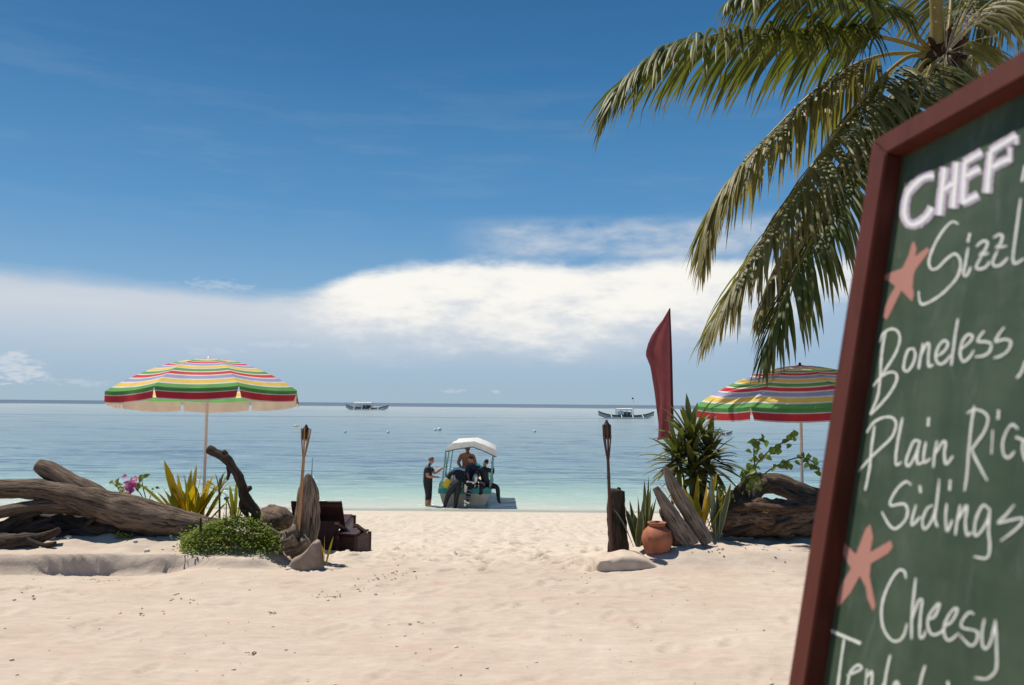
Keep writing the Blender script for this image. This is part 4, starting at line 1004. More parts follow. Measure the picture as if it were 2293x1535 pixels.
def frond(ctrl, mat, Lmax, droop, seed, start=0.14, nl=95, side_tilt=0.25, w=0.054, base_r=0.030):
    """ctrl: (px, py, d) from the crown to the tip"""
    rnd = random.Random(seed); nl = int(nl * 1.45); Lmax *= 1.34
    pts, rad = smooth_path([P(*c) for c in ctrl], list(np.linspace(base_r, 0.004, len(ctrl))), 12)
    rb = MB(); rb.tube(pts, rad, 8)
    fr = rb.build('frond', PR, palm)
    mb = MB()
    cum = [0.0]
    for i in range(1, len(pts)): cum.append(cum[-1] + (pts[i] - pts[i - 1]).length)
    tot_ = cum[-1]
    for k in range(nl):
        q = start + (1 - start) * (k + 0.5) / nl
        s_ = q * tot_
        i = max(1, min(len(pts) - 1, next((j for j, c in enumerate(cum) if c >= s_), len(pts) - 1)))
        f_ = (s_ - cum[i - 1]) / max(1e-6, cum[i] - cum[i - 1])
        p = pts[i - 1].lerp(pts[i], f_)
        t_ = (pts[i] - pts[i - 1]).normalized()
        side = t_.cross(Vector((0, 0, 1)))
        if side.length < 0.05: side = Vector((0, 1, 0))
        side.normalize(); upn = side.cross(t_).normalized()
        L0 = Lmax * (0.62 + 0.38 * math.sin(math.pi * min(1, (q - start) / (1 - start) * 0.85 + 0.18))) * (1.0 if q < 0.88 else 1 - (q - 0.88) * 2.4)
        for sg in (-1, 1):
            if rnd.random() < 0.05: continue
            L = L0 * rnd.uniform(0.78, 1.12)
            fa = 0.22 + 0.80 * q ** 2.0 + rnd.uniform(-.14, .14)        # how far the leaflet sweeps towards the tip
            v = (side * sg * math.cos(fa) + t_ * math.sin(fa) + upn * (side_tilt - 0.40 * (1 - q) + rnd.uniform(-.25, .25)) - Vector((0, 0, 0.25))).normalized()
            dr_ = droop * rnd.uniform(0.55, 1.2)
            nseg = 5; step = L / nseg; c = p.copy(); rows = []
            tw = rnd.uniform(-0.35, 0.35); broken = rnd.random() < 0.10; bseg = rnd.randint(2, 3)
            ww0 = w * rnd.uniform(0.75, 1.15)
            for j in range(nseg + 1):
                u = j / nseg
                s2 = v.cross(upn)
                if s2.length < 1e-3: s2 = side.copy()
                s2.normalize(); s2 = Matrix.Rotation(tw * u + 0.5 * sg, 3, v) @ s2
                n2 = s2.cross(v)
                ww = ww0 * (0.34 + 0.66 * min(1, u * 3)) * (1 - u ** 2.6) + 0.0012
                rows.append([c - s2 * ww / 2 - n2 * ww * 0.22, c, c + s2 * ww / 2 - n2 * ww * 0.22])
                c = c + v * step
                v = (v + Vector((0, 0, -1)) * dr_ * (0.30 + 0.20 * u) + (Vector((0, 0, -1.6)) if broken and j == bseg else Vector())).normalized()
            mb.sheet(rows, 0, [(cc / 2, rr / nseg) for rr in range(nseg + 1) for cc in range(3)])
    lo = mb.build('leaflets', mat, fr); tag(lo, kind='stuff')
    return fr
D0 = 9.6
frond([(2085, 118, D0), (2010, 92, D0 - .05), (1900, 72, D0 - .15), (1760, 66, D0 - .3), (1620, 76, D0 - .45), (1500, 110, D0 - .55), (1430, 155, D0 - .65), (1390, 195, D0 - .7), (1365, 235, D0 - .7)], PL_green, 0.92, 0.80, 1, 0.17, 105, 0.2)
frond([(2080, 122, D0), (1990, 122, D0 + .1), (1905, 150, D0 + .25), (1820, 208, D0 + .4), (1737, 288, D0 + .5), (1662, 370, D0 + .6), (1612, 435, D0 + .65), (1584, 500, D0 + .65), (1573, 575, D0 + .65)], PL_old, 0.86, 0.85, 2, 0.14, 100, 0.1)
frond([(2085, 130, D0), (2034, 128, D0), (1972, 178, D0 - .1), (1916, 243, D0 - .2), (1860, 316, D0 - .25), (1800, 398, D0 - .3), (1737, 490, D0 - .3), (1670, 594, D0 - .3), (1616, 688, D0 - .3), (1588, 735, D0 - .3)], PL_old, 0.86, 0.75, 3, 0.10, 105, 0.1)
frond([(2085, 135, D0 + .1), (2010, 200, D0 + .4), (1930, 300, D0 + .6), (1860, 400, D0 + .75), (1795, 490, D0 + .8), (1748, 575, D0 + .8), (1715, 655, D0 + .8), (1696, 712, D0 + .8)], PL_old, 0.62, 1.1, 4, 0.12, 95, 0.0)
frond([(2095, 140, D0), (2068, 140, D0 - .1), (2030, 198, D0 - .3), (1985, 275, D0 - .5), (1920, 366, D0 - .65), (1845, 485, D0 - .75), (1793, 590, D0 - .8), (1750, 680, D0 - .85), (1726, 740, D0 - .85), (1712, 785, D0 - .85)], PL_green, 0.84, 0.85, 5, 0.12, 105, 0.05)
frond([(2085, 115, D0), (2062, 92, D0 - .1), (2000, 32, D0 - .4), (1920, 0, D0 - .7), (1820, -22, D0 - 1.0), (1720, -28, D0 - 1.25), (1640, 0, D0 - 1.4)], PL_green, 0.62, 1.3, 6, 0.22, 80, 0.1)
frond([(2140, 100, D0), (2190, 30, D0 + .1), (2270, -20, D0 + .2), (2380, -30, D0 + .3), (2500, 20, D0 + .3), (2580, 120, D0 + .3)], PL_old, 0.80, 1.6, 7, 0.10, 90, 0.0)
frond([(2135, 100, D0), (2175, 0, D0 + .6), (2240, -100, D0 + 1.2), (2360, -160, D0 + 1.8), (2520, -140, D0 + 2.2)], PL_green, 0.85, 1.2, 8, 0.10, 80, 0.1)
frond([(2100, 100, D0 - .05), (2096, 0, D0 - .2), (2080, -130, D0 - .5), (2040, -270, D0 - .9), (1980, -360, D0 - 1.4)], PL_green, 0.8, 1.1, 9, 0.30, 70, 0.1, base_r=0.10)
frond([(2120, 100, D0 + .1), (2130, -20, D0 + .6), (2120, -160, D0 + 1.3), (2090, -260, D0 + 2.1), (2040, -300, D0 + 3.0)], PL_old, 0.8, 1.1, 10, 0.15, 70, 0.1)
frond([(2130, 130, D0), (2170, 150, D0 - .2), (2230, 230, D0 - .4), (2290, 340, D0 - .55), (2330, 470, D0 - .6), (2350, 600, D0 - .6)], PL_old, 0.75, 1.2, 11, 0.08, 80, 0.0)
frond([(2125, 120, D0 + .1), (2150, 90, D0 + .6), (2190, 130, D0 + 1.3), (2230, 240, D0 + 1.7), (2250, 380, D0 + 1.9)], PL_old, 0.7, 1.2, 12, 0.08, 70, 0.0)
frond([(2100, 140, D0 - .05), (2085, 150, D0 - .3), (2062, 215, D0 - .55), (2040, 300, D0 - .7), (2010, 420, D0 - .8), (1975, 560, D0 - .85)], PL_old, 0.66, 1.0, 13, 0.06, 80, 0.1)
# fibrous crown core, boots and flower sprays
mb = MB(); mb.tube([crown - Vector((0, 0, 0.32)), crown - Vector((0, 0, 0.1)), crown + Vector((0, 0, 0.12)), crown + Vector((0, 0, 0.3))], [0.17, 0.21, 0.17, 0.07], 24, 0.35, 8, True, 0, 6, seed=51); mb.build('fibre_sheath', FIBRE, palm)
for k in range(16):
    a = k * 2.4; o = Vector((math.cos(a), math.sin(a), 0)); z0 = -0.28 + 0.03 * k
    b_ = crown + o * 0.13 + Vector((0, 0, z0))
    mb = MB(); mb.tube([b_, b_ + o * 0.09 + Vector((0, 0, .06)), b_ + o * 0.17 + Vector((0, 0, .10))], [0.06, 0.045, 0.012], 8, 0.3, 14, True, 0, 4, 0.6, k); mb.build('frond_boot', FIBRE, palm)
FLW = pmat('dry_flower_spray', (0.40, 0.34, 0.22), 0.3, 30, 0.8)
for k, (cx_, cy_, s_) in enumerate([(2120, 178, 38), (2175, 28, 36)]):
    mb = MB(); c0 = P(2118, 120, D0 - .2)
    for j in range(80):
        e = P(cx_ + random.gauss(0, s_), cy_ + random.gauss(0, s_ * .7), D0 - .35 + random.uniform(-.12, .12))
        m_ = c0.lerp(e, 0.55) + Vector((0, 0, 0.04))
        if j % 4 == 0: mb.tube([c0, m_, e], [0.006, 0.004, 0.003], 4)
        mb.ball(e, random.uniform(0.009, 0.02), 6, 4)
    tag(mb.build('flower_spray', FLW, palm), kind='stuff')

# ------------------------------------------------------------------ people
def figure(J, E_, regions, name, mats, root, smooth=2):
    """J: joint -> (pos, radius); E_: bone pairs; regions: joint -> material slot. One continuous skinned body."""
    names = list(J)
    o0 = world_loc(root)
    me = bpy.data.meshes.new(name)
    me.from_pydata([tuple(Vector(J[n][0]) - o0) for n in names], [(names.index(a), names.index(b)) for a, b in E_], [])
    o = bpy.data.objects.new(name, me); col.objects.link(o)
    md = o.modifiers.new('skin', 'SKIN'); md.use_smooth_shade = True; md.branch_smoothing = 0.6
    lay = me.skin_vertices[0]
    for i, n in enumerate(names):
        r = J[n][1]; r = (r, r) if not isinstance(r, tuple) else r
        kf = (1.16 if n in ('head', 'crown', 'jaw', 'neck') else 1.42) if max(r) > 0.02 else 1.1
        lay.data[i].radius = (r[0] * kf, r[1] * kf)
        lay.data[i].use_root = (n == 'pelvis')
    ss = o.modifiers.new('subsurf', 'SUBSURF'); ss.levels = smooth; ss.render_levels = smooth
    dg = bpy.context.evaluated_depsgraph_get(); dg.update()
    nm = bpy.data.meshes.new_from_object(o.evaluated_get(dg))
    bpy.data.objects.remove(o); bpy.data.meshes.remove(me)
    nm.name = name
    nm.materials.clear()
    for q in mats: nm.materials.append(M[q] if isinstance(q, str) else q)
    # nearest bone decides whether a face is cloth or skin
    bones = [(Vector(J[a][0]) - o0, Vector(J[b][0]) - o0, regions.get((a, b), regions.get(b, 0)), sum(max(J[q][1]) if isinstance(J[q][1], tuple) else J[q][1] for q in (a, b)) / 2) for a, b in E_]
    for f in nm.polygons:
        best, bi = 1e9, 0
        for a, b, mi, br in bones:
            ab = b - a; tt = max(0, min(1, (f.center - a).dot(ab) / max(1e-9, ab.length_squared)))
            dd = (f.center - a - ab * tt).length - br
            if dd < best: best, bi = dd, mi
        f.material_index = bi; f.use_smooth = True
    ob = bpy.data.objects.new(name, nm); col.objects.link(ob); ob.parent = root
    return ob
def hand(J, E_, regions, key, wrist, direction, palm_n, mi):
    """palm and five bent fingers"""
    d_ = Vector(direction).normalized(); n_ = Vector(palm_n).normalized(); s_ = d_.cross(n_).normalized()
    w = Vector(wrist); c = w + d_ * 0.075
    J[key + 'palm'] = (c, (0.038, 0.020)); E_.append((key + 'wr', key + 'palm')); regions[key + 'palm'] = mi
    for k, (off, L) in enumerate(((-0.032, 0.070), (-0.011, 0.082), (0.011, 0.076), (0.032, 0.060))):
        a = c + d_ * 0.04 + s_ * off; b = a + d_ * L * 0.5 + n_ * 0.012; e = b + d_ * L * 0.4 + n_ * 0.03
        for nm_, p_, r_ in ((f'{key}f{k}a', a, 0.0105), (f'{key}f{k}b', b, 0.0095), (f'{key}f{k}c', e, 0.008)): J[nm_] = (p_, r_); regions[nm_] = mi
        E_ += [(key + 'palm', f'{key}f{k}a'), (f'{key}f{k}a', f'{key}f{k}b'), (f'{key}f{k}b', f'{key}f{k}c')]
    a = c - d_ * 0.01 - s_ * 0.045 + n_ * 0.01; b = a + d_ * 0.035 - s_ * 0.015 + n_ * 0.015
    J[key + 'ta'] = (a, 0.012); J[key + 'tb'] = (b, 0.010); regions[key + 'ta'] = regions[key + 'tb'] = mi
    E_ += [(key + 'palm', key + 'ta'), (key + 'ta', key + 'tb')]
def person(base, label, face, pelvis, chest, neck, head, armN, armF, legN, legF, mats, sleeve, leg_cover, hairmat, group='divers and crew around the boat', girth=1.0, bare_chest=False, shoulder=None):
    """joint positions are metres from base; face = unit direction the head looks"""
    B = Vector(base); root = thing('person', B, label, 'person', group)
    g = lambda q: B + Vector(q)
    f = Vector(face).normalized()
    J, E_, rg = {}, [], {}
    top = 2 if bare_chest else 0
    pv, ch, nk, hd = g(pelvis), g(chest), g(neck), g(head)
    J['pelvis'] = (pv, (0.165 * girth, 0.125 * girth)); J['waist'] = (pv.lerp(ch, 0.45), (0.155 * girth, 0.12 * girth)); J['chest'] = (ch, (0.175 * girth, 0.13 * girth)); J['neckbase'] = (ch.lerp(nk, 0.72), (0.10, 0.085))
    J['neck'] = (nk, 0.056); J['jaw'] = (nk.lerp(hd, 0.45) + f * 0.022, (0.066, 0.074)); J['head'] = (hd + f * 0.006, (0.078, 0.096)); J['crown'] = (hd + (hd - nk).normalized() * 0.075 - f * 0.012, (0.062, 0.072))
    J['nose'] = (nk.lerp(hd, 0.78) + f * 0.112, 0.014)
    E_ += [('pelvis', 'waist'), ('waist', 'chest'), ('chest', 'neckbase'), ('neckbase', 'neck'), ('neck', 'jaw'), ('jaw', 'head'), ('head', 'crown'), ('head', 'nose')]
    for k in ('waist', 'chest', 'neckbase'): rg[k] = top
    for k in ('neck', 'jaw', 'head', 'crown', 'nose'): rg[k] = 1 if not bare_chest else 2
    skin = 2 if bare_chest else 1
    for key, arm in (('n', armN), ('f', armF)):
        sh, elb, wr = (g(q) for q in arm[:3]); hd_dir = Vector(arm[3]) if len(arm) > 3 else (wr - elb)
        J[key + 'sh'] = (sh, 0.070); J[key + 'ua'] = (sh.lerp(elb, 0.5), 0.054); J[key + 'el'] = (elb, 0.044); J[key + 'fa'] = (elb.lerp(wr, 0.4), 0.042); J[key + 'wr'] = (wr, 0.028)
        E_ += [('neckbase', key + 'sh'), (key + 'sh', key + 'ua'), (key + 'ua', key + 'el'), (key + 'el', key + 'fa'), (key + 'fa', key + 'wr')]
        rg[key + 'sh'] = top; rg[key + 'ua'] = top if not bare_chest else 2; rg[key + 'el'] = 0 if sleeve > 0.6 else skin; rg[key + 'fa'] = 0 if sleeve > 1.2 else skin; rg[key + 'wr'] = 0 if sleeve > 1.2 else skin
        hand(J, E_, rg, key, wr, hd_dir, (0, 0.3, -1), skin)
    for key, leg in (('N', legN), ('M', legF)):
        hip, kn, an, toe = (g(q) for q in leg)
        J[key + 'hip'] = (hip, 0.105 * girth); J[key + 'th'] = (hip.lerp(kn, 0.45), 0.088); J[key + 'kn'] = (kn, 0.062); J[key + 'ca'] = (kn.lerp(an, 0.35), 0.060); J[key + 'an'] = (an, 0.040); J[key + 'ft'] = (an.lerp(toe, 0.5) - Vector((0, 0, 0.02)), (0.042, 0.03)); J[key + 'toe'] = (toe, (0.036, 0.018))
        E_ += [('pelvis', key + 'hip'), (key + 'hip', key + 'th'), (key + 'th', key + 'kn'), (key + 'kn', key + 'ca'), (key + 'ca', key + 'an'), (key + 'an', key + 'ft'), (key + 'ft', key + 'toe')]
        rg[key + 'hip'] = rg[key + 'th'] = 0; rg[key + 'kn'] = 0; rg[key + 'ca'] = 0 if leg_cover > 1 else skin; rg[key + 'an'] = 0 if leg_cover > 1.3 else skin; rg[key + 'ft'] = rg[key + 'toe'] = 0 if leg_cover > 1.5 else skin
    figure(J, E_, rg, 'body', mats, root)
    # hair cap, ears and eyes
    upv = (hd - nk).normalized()
    mb = MB(); c = hd + upv * 0.022 - f * 0.014
    sd = upv.cross(f).normalized(); fr_ = Matrix((sd, f, upv)).transposed()
    rows = []
    for i in range(8):
        th = math.pi * 0.64 * i / 7
        row = []
        for k in range(17):
            a = 2 * math.pi * k / 16; tt = th * (1 - 0.46 * max(0.0, math.sin(a)))
            row.append(c + fr_ @ (Vector((0.083 * math.sin(tt) * math.cos(a), 0.096 * math.sin(tt) * math.sin(a), 0.104 * math.cos(tt))) * (1 + 0.06 * noise.noise(Vector((a * 3, th * 5, base[0]))))))
        rows.append(row)
    mb.sheet(rows); mb.build('hair', hairmat, root)
    mb = MB()
    for s in (-1, 1): mb.ball(hd + sd * 0.084 * s - upv * 0.012, (0.014, 0.022, 0.032), 8, 6)
    mb.build('ears', mats[skin], root)
    mb = MB()
    for s in (-1, 1): mb.ball(nk.lerp(hd, 0.95) + sd * 0.032 * s + f * 0.088, 0.010, 6, 5)
    mb.build('eyes', 'hair_dark', root)
    return root
# man standing in the shallows, arms out to the boat
wb = P(957, 1130, 27.6); wz = gz(wb.x, wb.y)
person((wb.x, wb.y, wz), 'man in short sleeved black wetsuit standing in the shallows beside the boat', (1, 0.15, -0.25), (0, 0, 0.92), (-0.01, 0, 1.27), (0.05, 0, 1.50), (0.11, 0.01, 1.65),
       ((-0.01, -0.17, 1.41), (0.02, -0.24, 1.12), (0.27, -0.12, 1.10)), ((0.03, 0.17, 1.41), (0.22, 0.22, 1.20), (0.46, 0.24, 1.37)),
       ((-0.01, -0.09, 0.88), (0.02, -0.10, 0.50), (-0.02, -0.10, 0.09), (0.14, -0.11, 0.03)), ((0.02, 0.09, 0.88), (0.06, 0.10, 0.50), (0.05, 0.10, 0.09), (0.2, 0.10, 0.03)),
       ['wetsuit', 'skin'], 0.5, 1.1, 'hair_grey', girth=1.08)
# diver bending over the stern
bp = P(1018, 1130, 27.15); bz = gz(bp.x, bp.y)
r2 = person((bp.x, bp.y, bz), 'diver in black and light blue wetsuit bending over the boat stern', (-0.5, 0.7, -0.6), (0.06, 0.05, 0.84), (0.08, 0.38, 1.17), (0.00, 0.58, 1.26), (-0.06, 0.70, 1.24),
       ((0.29, 0.42, 1.22), (0.36, 0.55, 0.95), (0.25, 0.68, 0.78)), ((-0.16, 0.42, 1.21), (-0.30, 0.48, 0.98), (-0.33, 0.62, 0.84)),
       ((0.14, 0.05, 0.80), (0.05, 0.05, 0.44), (0.02, 0.0, 0.06), (0.03, 0.16, 0.0)), ((-0.04, 0.06, 0.80), (-0.24, 0.10, 0.47), (-0.34, 0.02, 0.10), (-0.36, 0.18, 0.03)),
       ['wetsuit', 'skin'], 1.5, 1.6, 'hair_dark', girth=1.0)
mb = MB()      # pale panel across the shoulders of that suit
o_ = Vector((bp.x, bp.y, bz))
mb.tube([o_ + Vector((x, 0.47 - 0.25 * abs(x - 0.07), 1.335 - 0.9 * (x - 0.07) ** 2)) for x in np.linspace(-0.16, 0.30, 9)], 0.045, 8)
mb.build('shoulder_panel', 'wetsuit_blue', r2)

# ------------------------------------------------------------------ dive boat
bc = P(1040, 1130, 27.55); bc.z = 0.0
boat = thing('dive_boat', bc, 'small teal and cream dive boat with white canopy beached stern first', 'boat')
secs = [(0.0, 0.86, 0.46, -0.20), (0.6, 0.90, 0.47, -0.22), (1.8, 0.92, 0.50, -0.24), (3.2, 0.86, 0.56, -0.24), (4.4, 0.62, 0.68, -0.18), (5.2, 0.30, 0.80, 0.0), (5.7, 0.03, 0.90, 0.30)]
def hull_pt(s, u):     # u from -1 (left gunwale) over the keel to 1
    y, hb, zt, zk = s
    a = abs(u); w = hb * (a ** 0.22 if a > 0 else 0)
    return bc + Vector((math.copysign(w, u) * (0.86 + 0.14 * a), y, zk + (zt - zk) * a ** 1.9))
mb = MB(); us = np.linspace(-1, 1, 21)
mb.sheet([[hull_pt(s, u) for u in us] for s in secs])
mb.add([hull_pt(secs[0], u) for u in us], [list(range(21))], None, 0, False)      # transom
mb.build('hull', 'cream_hull', boat)
mb = MB()
mb.sheet([[bc + Vector((sg * (s[1] + 0.0), s[0], s[2] - 0.02)) for s in secs] for sg in (1,)] + [[bc + Vector((s[1] + 0.03, s[0], s[2] + 0.22)) for s in secs]])
mb.sheet([[bc + Vector((-(s[1] + 0.03), s[0], s[2] + 0.22)) for s in secs], [bc + Vector((-s[1], s[0], s[2] - 0.02)) for s in secs]])
mb.box(bc + Vector((0, -0.03, 0.52)), (1.80, 0.06, 0.18), None, 0, 0.01)
mb.build('gunwale_band', 'teal', boat)
mb = MB(); mb.sheet([[bc + Vector((x * s[1] * 0.97, s[0] + 0.02, s[2] - 0.12)) for x in np.linspace(-1, 1, 5)] for s in secs[:-1]]); mb.build('deck', 'cream_hull', boat)
for k in range(2):
    mb = MB(); mb.box(bc + Vector((0, 1.3 + 1.4 * k, 0.62)), (1.6, 0.28, 0.05), None, 0, 0.01); mb.build('bench', 'teal', boat)
posts = [(-0.66, 0.05, 1.92), (-0.58, 0.7, 2.0), (0.98, 0.10, 1.72), (0.94, 1.6, 1.9), (-0.60, 3.0, 2.05), (0.92, 3.0, 1.9), (-0.92, 0.1, 1.5)]
for x, y, z in posts[:6]:
    mb = MB(); mb.tube([bc + Vector((0.84 if x > 0 else -0.80, y, 0.5)), bc + Vector((x, y, z))], 0.026, 8); mb.build('canopy_post', 'teal_post', boat)
for x, y, z in ((0.96, 0.14, 1.60), (-0.66, 0.1, 1.75)):
    mb = MB(); mb.tube([bc + Vector((x, y, z)), bc + Vector((x * 1.0, y + 0.15, 1.1)), bc + Vector((x * 0.92, y + 0.05, 0.62))], 0.016, 6, sub=4); mb.build('rope', 'teal_post', boat)
# canopy sheet: low pitch, front valance
ctop = [(-0.64, 1.93), (-0.60, 2.02), (-0.45, 2.15), (-0.1, 2.18), (0.31, 2.21), (0.7, 2.08), (1.04, 1.93), (1.08, 1.86)]
clow = [(-0.64, 1.88), (-0.60, 1.89), (-0.45, 1.93), (-0.1, 1.99), (0.27, 2.03), (0.7, 1.86), (1.04, 1.70), (1.08, 1.69)]
def cpt(q, y): return bc + Vector((q[0] * (1 - 0.02 * y), y, q[1] + 0.012 * math.sin(y * 3 + q[0] * 2)))
yy_ = np.linspace(-0.1, 3.2, 9)
mb = MB()
mb.sheet([[cpt(q, y) for q in ctop] for y in yy_])
mb.sheet([[cpt((q[0], q[1] - 0.03), y) for q in ctop] for y in yy_])
mb.sheet([[cpt(q, -0.1) for q in clow], [cpt(q, -0.1) for q in ctop]])
for s_ in (0, -1): mb.sheet([[cpt(clow[s_], y) for y in yy_], [cpt(ctop[s_], y) for y in yy_]])
mb.build('canopy', fabric('white_tarpaulin', (0.88, 0.87, 0.85)), boat)
mb = MB(); mb.tube([cpt(q, -0.07) - Vector((0, 0, 0.015)) for q in clow], 0.016, 6); mb.build('canopy_frame', 'bark_dark', boat)
# outboard motor on the transom
om = thing('outboard_motor', bc + Vector((0.07, -0.25, -0.1)), 'grey outboard motor tilted up on the boat stern', 'motor')
tl_ = Matrix.Rotation(R(-16), 3, 'X') @ Matrix.Rotation(R(10), 3, 'Y')
def mo(x, y, z): return bc + Vector((0.14, -0.26, 0.42)) + tl_ @ Vector((x, y, z))
mb = MB(); mb.box(mo(0, 0, 0.36), (0.28, 0.42, 0.28), tl_, 0, 0.07); mb.build('cowl', 'black', om)
mb = MB(); mb.box(mo(0, 0, 0.40), (0.286, 0.426, 0.07), tl_, 0, 0.02); mb.build('cowl_stripe', 'white_paint', om)
mb = MB(); mb.box(mo(0, 0.02, 0.06), (0.15, 0.22, 0.38), tl_, 0, 0.03); mb.build('leg', 'black', om)
for q in (0.14, 0.03, -0.08):
    mb = MB(); mb.box(mo(0, 0.02, q), (0.156, 0.226, 0.035), tl_, 0, 0.008); mb.build('leg_stripe', 'grey_plastic', om)
mb = MB(); mb.box(mo(0, -0.03, -0.15), (0.22, 0.34, 0.02), tl_, 0, 0.006); mb.build('splash_plate', 'grey_plastic', om)
mb = MB(); mb.tube([mo(0, 0.14, -0.32), mo(0, 0.0, -0.32), mo(0, -0.22, -0.32)], [0.03, 0.055, 0.03], 10, sub=3); mb.tube([mo(0, 0.02, -0.12), mo(0, 0.0, -0.32)], [0.06, 0.05], 8, flat=0.5); mb.build('gearcase', 'black', om)
for k in range(3):
    a = k * 2.094
    mb = MB(); c0 = mo(0, -0.22, -0.32); v = Vector((math.cos(a), 0.15, math.sin(a)))
    ovate(mb, c0, v, Vector((0, 1, 0.3)), 0.13, 0.09); mb.build('propeller_blade', 'steel', om)
mb = MB(); mb.box(bc + Vector((0.12, -0.06, 0.62)), (0.24, 0.10, 0.28), None, 0, 0.01); mb.build('clamp_bracket', 'steel', om)
# crew and divers on board
person(bc + Vector((-0.02, 1.45, 0.42)), 'bare chested tanned man standing under the boat canopy', (0.3, -1, -0.2), (0, 0, 0.72), (0.0, 0.0, 1.08), (0.02, -0.02, 1.33), (0.03, -0.05, 1.45),
       ((-0.20, 0, 1.21), (-0.30, -0.10, 0.96), (-0.20, -0.28, 0.82)), ((0.22, 0, 1.21), (0.32, -0.08, 0.95), (0.25, -0.25, 0.80)),
       ((-0.10, 0, 0.68), (-0.12, -0.02, 0.36), (-0.12, 0.05, 0.06), (-0.14, -0.10, 0.02)), ((0.10, 0, 0.68), (0.12, -0.02, 0.36), (0.13, 0.05, 0.06), (0.15, -0.10, 0.02)),
       ['shorts', 'skin_tan', 'skin_tan'], 0, 0.5, 'hair_dark', bare_chest=True)
person(bc + Vector((0.22, 0.75, 0.40)), 'man in navy shirt sitting under the boat canopy', (-0.9, -0.5, -0.2), (0, 0.05, 0.30), (0.03, 0.0, 0.78), (-0.01, -0.02, 1.00), (-0.05, -0.05, 1.15),
       ((-0.14, -0.12, 0.90), (-0.20, -0.32, 0.68), (-0.12, -0.45, 0.50)), ((0.20, 0.05, 0.90), (0.29, -0.10, 0.64), (0.15, -0.32, 0.52)),
       ((-0.09, 0.0, 0.28), (-0.16, -0.40, 0.34), (-0.16, -0.45, 0.02), (-0.18, -0.58, 0.0)), ((0.10, 0.0, 0.28), (0.14, -0.40, 0.34), (0.16, -0.45, 0.02), (0.18, -0.58, 0.0)),
       ['navy', 'skin'], 0.7, 0.8, 'hair_dark')
person(bc + Vector((0.70, 0.40, -0.10)), 'diver in full black wetsuit sitting on the boat gunwale, leg overboard', (-0.8, -0.5, -0.4), (0.02, 0, 0.82), (-0.06, -0.03, 1.20), (-0.02, -0.06, 1.42), (0.0, -0.10, 1.55),
       ((0.12, -0.08, 1.32), (0.28, -0.12, 1.20), (0.24, -0.10, 1.46)), ((-0.24, -0.02, 1.32), (-0.34, -0.10, 1.05), (-0.16, -0.28, 0.92)),
       ((0.10, -0.04, 0.78), (0.42, -0.10, 0.74), (0.46, -0.06, 0.28), (0.52, -0.18, 0.20)), ((-0.06, -0.05, 0.78), (-0.12, -0.40, 0.80), (-0.14, -0.46, 0.56), (-0.16, -0.60, 0.54)),
       ['wetsuit', 'skin'], 1.5, 1.6, 'hair_dark')
def tank(off, label, lean):
    b_ = bc + Vector(off); t_ = thing('scuba_tank', b_, label, 'scuba tank', 'scuba tanks on the boat')
    ax = Vector(lean).normalized()
    mb = MB(); mb.lathe(b_, [(0.0, 0.0), (0.075, 0.01), (0.085, 0.05), (0.085, 0.42), (0.07, 0.49), (0.03, 0.54), (0.0, 0.55)], 16, ax); mb.build('cylinder', 'steel', t_)
    mb = MB(); mb.lathe(b_ + ax * 0.54, [(0.02, 0), (0.02, 0.05), (0.045, 0.055), (0.045, 0.075), (0.0, 0.08)], 10, ax); mb.build('valve', 'black', t_)
    mb = MB(); mb.lathe(b_ + ax * 0.18, [(0.089, 0), (0.090, 0.07), (0.086, 0.072)], 16, ax); mb.build('strap', 'black', t_)
tank((-0.58, 0.35, 0.50), 'silver scuba tank standing at the left of the boat stern', (0.05, 0.05, 1))
tank((-0.40, 0.55, 0.52), 'silver scuba tank second from the left in the boat', (-0.08, 0.1, 1))
tank((0.30, 0.12, 0.56), 'silver scuba tank leaning beside the outboard motor', (0.15, -0.1, 1))
fin = thing('swim_fin', bc + Vector((-0.55, -0.10, 0.55)), 'pair of white and yellow swim fins hung over the stern', 'swim fins')
mb = MB(); mb.box(bc + Vector((-0.60, -0.12, 0.78)), (0.20, 0.03, 0.30), Matrix.Rotation(R(35), 3, 'Y'), 0, 0.01); mb.build('blade', 'yellow_plastic', fin)
mb = MB(); mb.box(bc + Vector((-0.66, -0.10, 0.90)), (0.13, 0.04, 0.16), Matrix.Rotation(R(20), 3, 'Y'), 0, 0.01); mb.build('foot_pocket', 'white_paint', fin)

